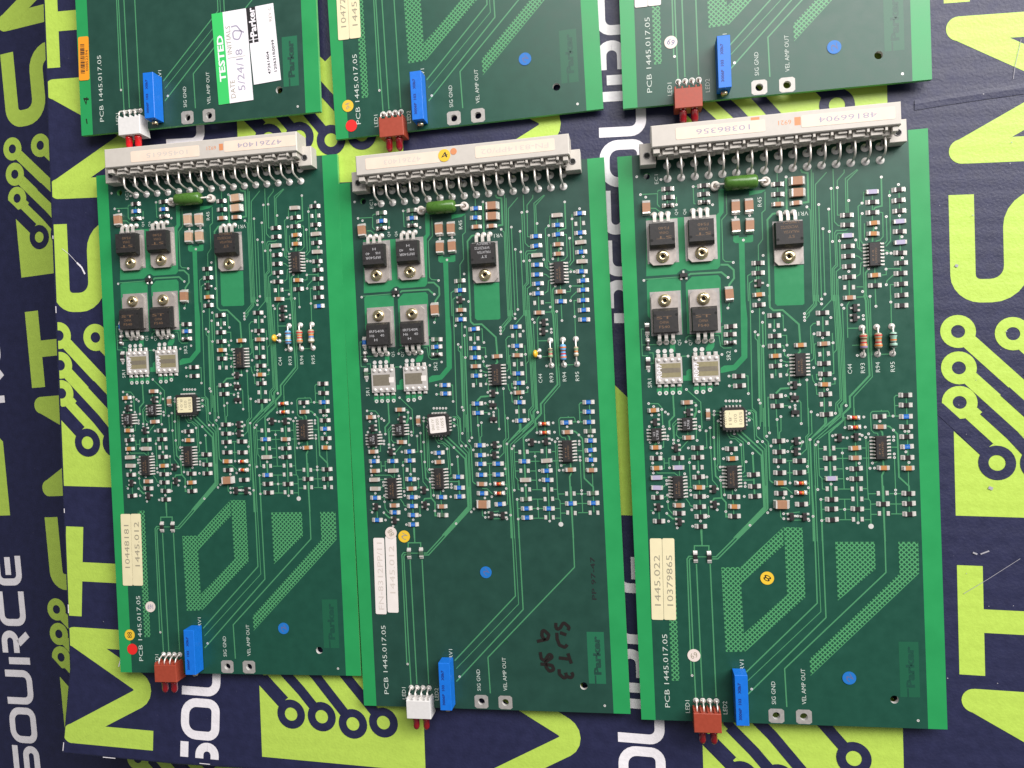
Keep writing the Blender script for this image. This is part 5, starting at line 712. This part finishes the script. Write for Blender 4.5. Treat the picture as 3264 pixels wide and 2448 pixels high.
# ------------------------------------------------------------------ the bare board with copper, pads and legends
HOLES = [(10.84, 211.43, 1.25), (93.13, 10.65, 1.5), (50.85, 3.15, 1.42), (60.85, 3.1, 1.42)]
def board_mesh(lattice):
    mb = MB(); mask = MASK if lattice else MASK2
    pts = []; edges = []
    def loop(ps):
        i = len(pts); pts.extend(Vector(p) for p in ps); n = len(ps)
        edges.extend((i + k, i + (k+1) % n) for k in range(n))
    xl, xr = 5.5, 104.4
    loop([(0, 0), (xl, 0), (xr, 0), (W_, 0), (W_, L_B), (xr, L_B), (xl, L_B), (0, L_B)])
    edges += [(1, 6), (2, 5)]
    for x, y, r in HOLES: loop([(x + r*math.cos(2*math.pi*k/20), y + r*math.sin(2*math.pi*k/20)) for k in range(20)])
    vo, eo, fo, *_ = delaunay_2d_cdt(pts, edges, [], 0, 1e-4)
    for f in fo:
        c = sum((vo[i] for i in f), Vector((0, 0))) / len(f)
        if any((c.x-x)**2 + (c.y-y)**2 < (r*.97)**2 for x, y, r in HOLES): continue
        m = MARGIN if (c.x < xl or c.x > xr) else mask
        mb.flat([tuple(vo[i]) for i in f], 0, m); mb.flat([tuple(vo[i]) for i in reversed(f)], -TH, m)
    for p, q in (((0, 0), (W_, 0)), ((W_, 0), (W_, L_B)), ((W_, L_B), (0, L_B)), ((0, L_B), (0, 0))):
        mb.face([(*p, -TH), (*q, -TH), (*q, 0), (*p, 0)], EDGE)
    for x, y, r in HOLES:
        mb.lathe_z(x, y, [(r, 0), (r, -TH)], TIN if r > 1.3 else EDGE, 20)
    z = 0.012
    for poly in COPPER: mb.flat(poly, z, COPPER_M); z += .0008
    if lattice:
        for poly in HATCH: mb.flat(poly, z, LATTICE); z += .0008
    z = .024
    for w, pts_ in TRACES: mb.strip(pts_, w, z, TRACE); z += .00015
    z = .075
    for x, y in VIAS: mb.disc(x, y, .50, z, TIN, 10); mb.disc(x, y, .17, z + .006, HOLE, 6)
    mb.disc(87.05, 75.5, .95, z, TIN, 16)
    for x, y in ((50.85, 3.15), (60.85, 3.1)):         # square test pads with real holes
        o = [(x-2.85, y-2.75), (x+2.85, y-2.75), (x+2.85, y+2.75), (x-2.85, y+2.75)]
        for k in range(20):
            a0, a1 = 2*math.pi*k/20, 2*math.pi*(k+1)/20
            def sq(a):
                c, s = math.cos(a), math.sin(a); t = 1 / max(abs(c)/2.85, abs(s)/2.75); return (x + c*t, y + s*t)
            mb.flat([(x+1.42*math.cos(a0), y+1.42*math.sin(a0)), sq(a0), sq(a1), (x+1.42*math.cos(a1), y+1.42*math.sin(a1))], .07, TESTPAD)
    for x, y, s, h in ((21.2, 8.2, 1, 1), (23.75, 8.2, 1, 1), (26.3, 8.2, 1, 1), (28.85, 8.2, 1, 1)): mb.disc(x, y, 1.1, .07, TIN, 14)
    # heat pads under the power transistors
    for x, y in ((15.75, 186.2), (30.05, 186.4)): mb.box(x - 5.9, x + 5.9, y - 8.4, y + 8.3, .05, .075, PADMETAL)
    for x, y in ((15.9, 158.6), (30.3, 158.6)): mb.box(x - 5.8, x + 5.8, y - 8.5, y + 8.4, .05, .075, PADMETAL)
    mb.box(56.2, 66.9, 174.0, 190.4, .05, .075, PADMETAL)
    for x, y in ((12.33, 127.95), (14.74, 127.95), (17.28, 127.93), (19.82, 127.89), (26.15, 127.88), (28.63, 127.84), (31.16, 128.5)): mb.ring(x, y, .3, .8, .08, TIN, 14)
    for i in range(3):
        for x in (12.35, 26.3): 
            if not (x > 20 and i == 2): mb.disc(x + 2.5*i, 144.1, .85, .08, TIN, 12)
    # legends
    T = lambda s, x, y, l, h, r=90: mb.text(s, x, y, l, h, .092, SILK, r, -.006)
    T('PCB 1445.017.05', 10.3, 19.6, 28.8, 1.9); T('LED1', 17.9, 5.7, 4.9, 1.6); T('LED2', 32.0, 5.7, 5.0, 1.6)
    T('SIG GND', 50.1, 12.0, 8.8, 1.5); T('VEL AMP OUT', 61.1, 14.7, 13.6, 1.5); T('RV1', 38.9, 22.6, 3.8, 1.5)
    T('EC1', 14.4, 209.9, 3.6, 1.4); T('Q4', 21.4, 196.8, 2.2, 1.3); T('Q6', 24.5, 196.7, 2.2, 1.3); T('R45', 51.9, 198.2, 3.6, 1.5)
    T('VR1', 67.3, 192.6, 3.4, 1.5, 180); T('Q5', 20.6, 147.1, 2.2, 1.4); T('Q7', 24.7, 146.9, 2.2, 1.4); T('SR2', 38.5, 141.2, 3.5, 1.5); T('SR1', 8.7, 132.0, 3.4, 1.5)
    T('C44', 81.6, 134.2, 3.6, 1.5); T('R93', 86.1, 134.3, 3.7, 1.5); T('R94', 91.3, 134.4, 3.7, 1.5); T('R95', 96.4, 134.3, 3.7, 1.5)
    # etched maker's panel, lower right
    mb.flat([(95.2, 11.7), (102.0, 11.7), (102.0, 32.4), (95.2, 32.4)], .013, PANEL if lattice else PANEL2)
    mb.text('Parker', 98.9, 23.0, 15.5, 3.0, .016, mask, 90, .05)
    mb.flat([(97.6, 11.7), (98.2, 11.7), (98.2, 15.0), (97.6, 15.0)], .0165, mask)
    return mb
COPPER_M = MATS['masked_copper']
PANEL2 = mat('etched_panel_bright', (0.016, 0.135, 0.066), 0.38)
PANEL = mat('etched_panel', (0.011, 0.098, 0.050), 0.38)
_bm = {}
def board_plate(lattice):
    if lattice not in _bm: _bm[lattice] = board_mesh(lattice).mesh('board_plate')
    return _bm[lattice]

def rrect(x0, x1, y0, y1, r, n=4):
    return arc(x1-r, y1-r, r, 0, math.pi/2, n) + arc(x0+r, y1-r, r, math.pi/2, math.pi, n) + arc(x0+r, y0+r, r, math.pi, 1.5*math.pi, n) + arc(x1-r, y0+r, r, 1.5*math.pi, 2*math.pi, n)
def sticker(root, cx, cy, w, h, m, lines, rot=0, z=.1, th=.12, r=.6, label=None, name='sticker', extra=None):
    """A stuck-on label centred at (cx, cy); lines: (text, x, y, length, height, ink, rot)."""
    mb = MB(); mb.prism(rrect(-w/2, w/2, -h/2, h/2, r), 0, th, m)
    for tx, x, y, ln, ht, ink, rr in lines: mb.text(tx, x, y, ln, ht, th + .012, ink, rr)
    if extra: extra(mb, th + .012)
    o = mb.build(name, root, (cx, cy, z), rot)
    if label: o['label'] = label
    return o
def dot(root, x, y, r, m, txt=None, ink=INKBLACK, rot=90, z=.1, label=None):
    mb = MB(); mb.prism([(r*math.cos(2*math.pi*k/24), r*math.sin(2*math.pi*k/24)) for k in range(24)], 0, .1, m)
    if txt: mb.text(txt, 0, 0, r*1.1, r*.9, .112, ink, rot)
    o = mb.build('dot_sticker', root, (x, y, z)); 
    if label: o['label'] = label
    return o

def long_labels(root, x, y0, y1, m, a, b, ink, w=4.75, gap=.12, shift=0.0, spread=(.52, .52), off=(0, 0)):
    h = y1 - y0
    sticker(root, x, (y0+y1)/2, w, h, m, [(a, .2, off[0], h*spread[0], 2.3, ink, 90)], -1.0, label='pale label reading ' + a)
    sticker(root, x + w + gap, (y0+y1)/2 + shift, w, h, m, [(b, .2, off[1], h*spread[1], 2.3, ink, 90)], -1.0, label='pale label reading ' + b)

def bottom_parts(root, hold, led, dx=0.0, dy=0.0):
    h = place(M_HOLD[hold], 'led_holder', root, (25.1 + dx, dy, 0))
    h['label'] = 'white plastic LED holder' if hold == 'white' else 'rust red plastic LED holder'
    for x in (-2.0, 2.3): place(M_LED[led], 'led', h, (x, .2, 2.9))
    for x in (-3.9, -1.35, 1.2, 3.75): place(M_HLEAD, 'lead', h, (x - dx, -dy, 0))
    t = place(M_TRIM, 'trimmer_potentiometer', root, (37.55, 11.6, 0)); place(M_SCREW, 'adjusting_screw', t)

def make_board(key, label, lattice):
    root = bpy.data.objects.new('circuit_board', None); COL.objects.link(root); root.empty_display_size = .01
    o, X, Y, Z = FRAMES[key]
    X = Vector(X).normalized(); Y = Vector(Y); Y = (Y - X * X.dot(Y)).normalized(); Z = X.cross(Y)
    root.matrix_world = Matrix(((X.x, Y.x, Z.x, o[0]*S), (X.y, Y.y, Z.y, o[1]*S), (X.z, Y.z, Z.z, o[2]*S), (0, 0, 0, 1)))
    tag(root, label, 'circuit board', 'green circuit boards laid out in two rows')
    place(board_plate(lattice), 'board_plate', root)
    return root

def full_parts(root, key):
    st = key != 'B2'
    rnd = random.Random(key)
    for i, (ty, x, y, rot) in enumerate(COMPS):
        l = (x + rnd.uniform(-.13, .13), y + rnd.uniform(-.13, .13), 0)
        rot += rnd.gauss(0, 1.6)
        if ty in 'ROL' and key in ('B1', 'B2') and i in EMPTY12: ty = 'K'
        if key == 'B2' and i in B2FILM: ty = 'L'
        if ty == 'R':
            if key == 'B1': c = 'blue' if i in B1BLUE else 'black'
            elif key == 'B2': c = 'green' if i in B2GREEN or y < 72 else 'blue'
            else: c = 'blue' if i in B3BLUE else 'black'
            o = place(M_R[c], 'chip_resistor', root, l, rot)
        elif ty == 'O': place(M_O['b' if (i % 3 == 0 or key == 'B2') else 'a'], 'chip_capacitor', root, l, rot)
        elif ty == 'L': place(M_L['lilac' if key == 'B3' else 'grey'], 'film_chip', root, l, rot)
        elif ty == 'C': place(M_C['pale' if key == 'B1' and y > 170 and not x < 20 else 'tan'], 'ceramic_capacitor', root, l, rot)
        elif ty == 'D': place(M_D, 'diode', root, l, rot)
        elif ty == 'G': place(M_G, 'diode', root, l, rot)
        elif ty == 'S': place(M_S, 'transistor', root, l, rot)
        elif ty == 'K': place(M_PADS, 'solder_pads', root, l, rot)
    for x, y in ((91.2, 175.68), (64.05, 136.53), (17.68, 91.55), (37.96, 95.1), (91.17, 104.79)): place(M_14, 'integrated_circuit', root, (x, y, 0))
    for x, y in ((10.36, 112.06), (22.13, 115.71)): place(M_8, 'integrated_circuit', root, (x, y, 0))
    p = place(M_PLCC, 'plastic_chip_carrier', root, (39.2, 117.4, 0))
    tx = {'B1': ('5501', '020', '8.01', '76670'), 'B2': ('5501.', '020.01', 'A11045', ''), 'B3': ('5501', '030', '-.81', 'N4353')}[key]
    ln = [(t_, 2.3 - 1.9*i if key != 'B2' else 2.0 - 2.0*i, .2, 4.6 if len(t_) > 3 else 3.2, 1.15, INKGREY, -90) for i, t_ in enumerate(tx) if t_]
    sticker(p, 0, 0, 6.9, 6.5, LWHITE if key == 'B2' else CREAM, ln, 4 if key == 'B2' else 0, 3.72, .06, .5)
    for (x, y, up) in ((15.55, 187.9, 1), (30.0, 188.2, 1), (15.55, 155.7, 0), (29.95, 155.5, 0)):
        rot = 180 if up else 0
        q = place(M_TO[('st', 1) if st else ('irf', 1)], 'power_transistor', root, (x, y, 0), rot)
        place(M_TAB, 'heat_tab', q); place(M_RIV, 'rivet', q, (0, 7.7, 0))
        for k in (-2.54, 0, 2.54): place(M_LEAD, 'lead', q, (k, -.8 if up else -.5, 0))
    q = place(M_TO[('vr', 0) if st else ('vrw', 0)], 'voltage_regulator', root, (61.3, 184.8, 0), 180)
    place(M_TAB, 'heat_tab', q); place(M_RIV, 'rivet', q, (0, 7.9, 0))
    for k in (-2.54, 0, 2.54): place(M_LEAD, 'lead', q, (k, -.8, 0))
    for x in (16.05, 29.9): place(M_SENSE[st], 'sense_resistor', root, (x, 136.6, 0))
    for x, m in zip((86.3, 91.38, 96.52), AX[key]): place(m, 'axial_resistor', root, (x, 144.1, 0))
    if key != 'B3': place(M_CAP, 'disc_capacitor', root, (81.75, 144.1, 0))
    r = place(M_R45, 'wirewound_resistor', root, (45.0, 205.3, 0), .3)
    for x in (-9.1, 9.1): place(M_BEAD, 'lead_bead', r, (x, 0, 0))
    c = place(M_CONN, 'edge_connector', root)
    for i in range(16):
        place(M_PINF, 'pin', c, (18.6 + 5.065*i, 209.75, 0)); place(M_PINB, 'pin', c, (18.6 + 5.065*i, 214.75, 0))
    return c

def pads_mesh():
    mb = MB()
    for s in (-1, 1): mb.box(min(s*.95, s*2.1), max(s*.95, s*2.1), -.85, .85, .05, .26, SOLDER, .14)
    return mb.mesh('solder_pads')
M_PADS = pads_mesh()

def conn_label(c, x0, x1, y0, y1, m, txt, ink, frac=.6, dx=0):
    sticker(c, (x0+x1)/2, (y0+y1)/2, x1-x0, y1-y0, m, [(txt, dx, 0, (x1-x0)*frac, 1.9, ink, 180)], 0, 11.0, .08, .6, label='pale label reading ' + txt)

FRAMES = {
'B1': [[-222.2552, -134.8621, 1.1276], [0.9987, 0.0449, -0.0232], [-0.045, 0.999, -0.0047], [0.0229, 0.0058, 0.9997]],
'B2': [[-109.9733, -142.2525, -1.1578], [0.9987, 0.0504, 0.0104], [-0.0503, 0.9987, -0.0061], [-0.0107, 0.0056, 0.9999]],
'B3': [[5.1333, -138.0871, 0.8716], [0.9989, 0.0459, 0.0003], [-0.0459, 0.9989, 0.0091], [0.0001, -0.0091, 1.0]],
'T1': [[-237.8687, 102.0242, 1.4316], [0.9991, 0.041, -0.0064], [-0.041, 0.9992, -0.0036], [0.0063, 0.0038, 1.0]],
'T2': [[-121.2829, 95.4362, -1.6612], [0.9984, 0.0563, 0.0035], [-0.0563, 0.9984, 0.0055], [-0.0032, -0.0057, 1.0]],
'T3': [[-2.7967, 100.6933, 0.2332], [0.9993, 0.0378, 0.001], [-0.0378, 0.9993, -0.0007], [-0.0011, 0.0007, 1.0]]}

# ---- lower row
b = make_board('B1', 'complete green board with a red dot and cream labels reading 10448181 and 1445.012', True)
c = full_parts(b, 'B1'); bottom_parts(b, 'rust', 'dark', .1, .4)
long_labels(b, 6.0, 38.6, 70.3, CREAM, '10448181', '1445.012', INKGREY, 4.75, off=(1.5, 2.5), spread=(.6, .62))
dot(b, 6.3, 10.4, 2.4, DOTRED, label='plain red dot sticker'); dot(b, 5.4, 16.7, 2.4, DOTYEL, '88', label='yellow dot sticker reading 88')
dot(b, 16.0, 29.2, 2.35, DOTWHITE, '169', INKBLUE, 180); dot(b, 77.5, 20.0, 2.45, DOTBLUE, '2', INKBLUE, 120)
conn_label(c, 24.8, 55.8, 220.3, 224.9, LPEACH, '10456615', INKFAINT, .6, 1); conn_label(c, 66.8, 98.0, 221.0, 225.4, LPEACH, '47261404', PENGREY, .62)
mb = MB(); mb.text('6921', 61.2, 223.2, 4.2, 1.5, 11.012, CONNPRINT, 180); mb.box(64.6, 66.4, 221.9, 224.6, 11.001, 11.012, CONNPRINT); mb.build('printed_code', c)

b = make_board('B2', 'complete green board with blue chips, white LED holder and marker writing SWT 3', False)
c = full_parts(b, 'B2'); bottom_parts(b, 'white', 'dark', .5, -.1)
long_labels(b, 10.0, 38.8, 70.8, LWHITE, 'FN-8312PP/11', '1445.012', INKFAINT, 4.75, .5, .7, (.88, .62), (0, 2.0))
dot(b, 15.8, 72.9, 2.5, DOTWHITE, '88', INKGREY, 120, .24); dot(b, 21.4, 71.3, 2.5, DOTYEL, '2', INKGREY, 150); dot(b, 55.4, 56.3, 2.4, DOTBLUE, '2', INKBLUE, 130)
conn_label(c, 16.8, 47.6, 220.9, 225.4, LPEACH, '47261403', INKFAINT, .5); conn_label(c, 61.8, 92.9, 221.0, 225.6, LPEACH, 'FN-8314PP/02', INKFAINT, .85)
dot(c, 49.4, 223.4, 2.45, DOTYEL, '4', INKBLACK, 20, 11.09); dot(c, 53.2, 224.6, 1.3, CONNPRINT, None, z=11.0)
mb = MB()
for i, pts in enumerate([[(87.8,33.0),(88.5,34.1),(86.2,36.2),(84.9,34.0),(83.6,33.1),(83.0,34.3),(83.1,35.9)],[(83.3,31.9),(83.3,29.6),(84.1,27.0),(86.3,26.0),(87.3,27.2)],[(84.6,32.0),(87.1,31.1)],[(83.6,21.8),(87.4,21.4)],[(87.4,23.7),(87.9,21.7),(88.6,19.6)],[(83.5,17.2),(83.5,15.3),(85.2,13.7),(86.5,14.1),(86.1,15.9)],[(86.6,14.4),(88.3,13.8),(89.0,15.0),(88.5,16.1)],[(75.1,28.3),(79.5,29.3),(80.1,31.1),(77.5,33.5),(77.2,30.6),(78.4,28.8)],[(76.2,24.0),(76.5,21.4),(77.8,20.4),(80.0,23.6),(81.2,22.0),(79.1,20.7),(78.1,19.9),(78.4,17.8),(79.6,16.3),(81.5,16.9),(80.8,18.7),(78.5,19.0),(76.1,19.2)]]):
    mb.strip(round_path(pts, .7, 4), 1.3, .09 + .004*i, MARKER)
mb.build('handwriting', b)
mb = MB(); mb.text('PP 97-47', 99.0, 53.8, 17, 1.7, .1, INKBLACK, 90); mb.build('stamped_date', b)

b = make_board('B3', 'complete green board with two cream labels reading 1445.022 and 10379865', True)
c = full_parts(b, 'B3'); bottom_parts(b, 'rust', 'dark', -.3, .5)
long_labels(b, 8.2, 39.7, 71.6, CREAM, '1445.022', '10379865', INKGREY, 4.6, off=(-.5, -.5), spread=(.62, .62))
dot(b, 49.4, 56.1, 2.5, DOTYEL, '8', MARKER, 150, label='yellow dot sticker with a looped pen mark'); dot(b, 21.1, 25.9, 2.45, DOTWHITE, '69', INKGREY, 200); dot(b, 77.5, 18.4, 2.45, DOTBLUE, '2', INKBLUE, 120)
conn_label(c, 21.5, 52.9, 220.9, 225.2, LPEACH, '10386356', PENGREY, .6, 1); conn_label(c, 65.2, 96.4, 221.0, 225.3, LPEACH, '48166904', PENGREY, .62)
mb = MB(); mb.text('6921', 59.6, 223.4, 4.4, 1.6, 11.012, CONNPRINT, 180); mb.box(62.9, 65.0, 222.0, 224.9, 11.001, 11.012, CONNPRINT); mb.box(48.0, 51.0, 225.3, 226.3, 11.001, 11.012, CONNPRINT); mb.build('printed_code', c)

# ---- upper row: only the lower ends are in the picture
b = make_board('T1', 'cut off green board with a white TESTED label and orange barcode sticker', False)
bottom_parts(b, 'white', 'red', 1.9, -1.4)
def bars(mb, z):
    y = -6.6; rnd = random.Random(3)
    while y < 6.4:
        w = rnd.choice((.18, .3, .5)); mb.flat([(-1.6, y), (.5, y), (.5, y + w), (-1.6, y + w)], z, INKBLACK); y += w + rnd.choice((.18, .25, .4))
sticker(b, 2.9, 33.4, 5.0, 19.0, ORANGE, [('00852394', 1.5, -1.0, 9.0, 1.2, INKBLACK, 90)], -1.5, .1, .12, .8, label='orange barcode sticker reading 00852394', extra=bars)
def tested(mb, z):
    mb.flat([(-7.9, -19.3), (-2.8, -19.3), (-2.8, 19.3), (-7.9, 19.3)], z - .006, TESTGREEN)
    mb.text('TESTED', -5.0, 0, 19.5, 2.9, z + .004, PAPER, 90, .03)
    mb.text('DATE', -.9, -13.6, 7.6, 2.1, z, INKGREY, 90); mb.text('INITIALS', -1.0, 7.2, 12.0, 2.1, z, INKGREY, 90)
    mb.strip([(-2.0, -.4), (6.0, -.4)], .2, z, INKGREY)
    mb.text('5/24/18', 3.2, -6.0, 17.5, 3.2, z, PENGREY, 90, .0)
    mb.strip(round_path([(.5, 12.5), (3.0, 12.8), (5.2, 9.6), (3.6, 6.6), (1.2, 7.4), (1.0, 11.0), (4.8, 10.2), (6.2, 9.4)], 1.2), .6, z, PENGREY)
sticker(b, 72.8, 26.6, 15.8, 38.6, PAPER, [], 2.2, .1, .14, .1, label='white and green TESTED label with a pencilled date', extra=tested)
def maker(mb, z):
    mb.flat([(-6.2, 1.3), (-2.0, 1.3), (-2.0, 16.2), (-6.2, 16.2)], z - .006, INKBLACK)
    mb.text('Parker', -3.9, 9.9, 12.2, 3.0, z + .004, PAPER, 90, .03)
    mb.flat([(-4.6, 1.3), (-4.0, 1.3), (-4.0, 4.0), (-4.6, 4.0)], z + .004, PAPER); mb.flat([(-6.2, 2.5), (-2.0, 2.5), (-2.0, 2.75), (-6.2, 2.75)], z + .005, PAPER)
    mb.text('47261404', 1.4, -8.2, 9.6, 1.25, z, INKBLACK, 90, .02); mb.text('120631R0099', 4.2, -5.6, 13.4, 1.3, z, INKBLACK, 90, .02); mb.text('REV C', 4.2, 11.8, 6.0, 1.3, z, INKGREY, 90)
sticker(b, 87.1, 30.4, 12.2, 32.3, PAPER, [], 3.6, .1, .14, .1, label='white maker label with a black Parker panel', extra=maker)
mb = MB(); mb.text('4', 2.9, 15.0, 3.4, 2.6, .1, MARKER, 80); mb.strip([(2.7, 7.2), (3.0, 5.0)], .5, .1, MARKER); mb.build('handwriting', b)

b = make_board('T2', 'cut off green board with yellow and red dots stacked at its corner', True)
bottom_parts(b, 'rust', 'dark', .8, -.9)
long_labels(b, 6.4, 40.5, 72.5, CREAM, '10472196', '1445.012', INKGREY, 4.85, off=(-1.0, -1.0), spread=(.62, .62))
dot(b, 6.1, 13.2, 2.45, DOTYEL, '94', INKGREY, 100); dot(b, 7.1, 4.9, 2.45, DOTRED); dot(b, 81.2, 23.1, 2.5, DOTBLUE, '2', INKBLUE, 130)

b = make_board('T3', 'cut off green board with a pale dot between its label and blue trimmer', True)
bottom_parts(b, 'rust', 'dark', -.8, -1.5)
long_labels(b, 8.5, 38.1, 70.0, LWHITE, '10391240', '1445.022', INKGREY, 4.9, off=(0, 0))
dot(b, 18.9, 23.5, 2.45, DOTWHITE, '69', INKBLUE, 160); dot(b, 77.8, 15.2, 2.5, DOTBLUE, '2', INKBLUE, 100)
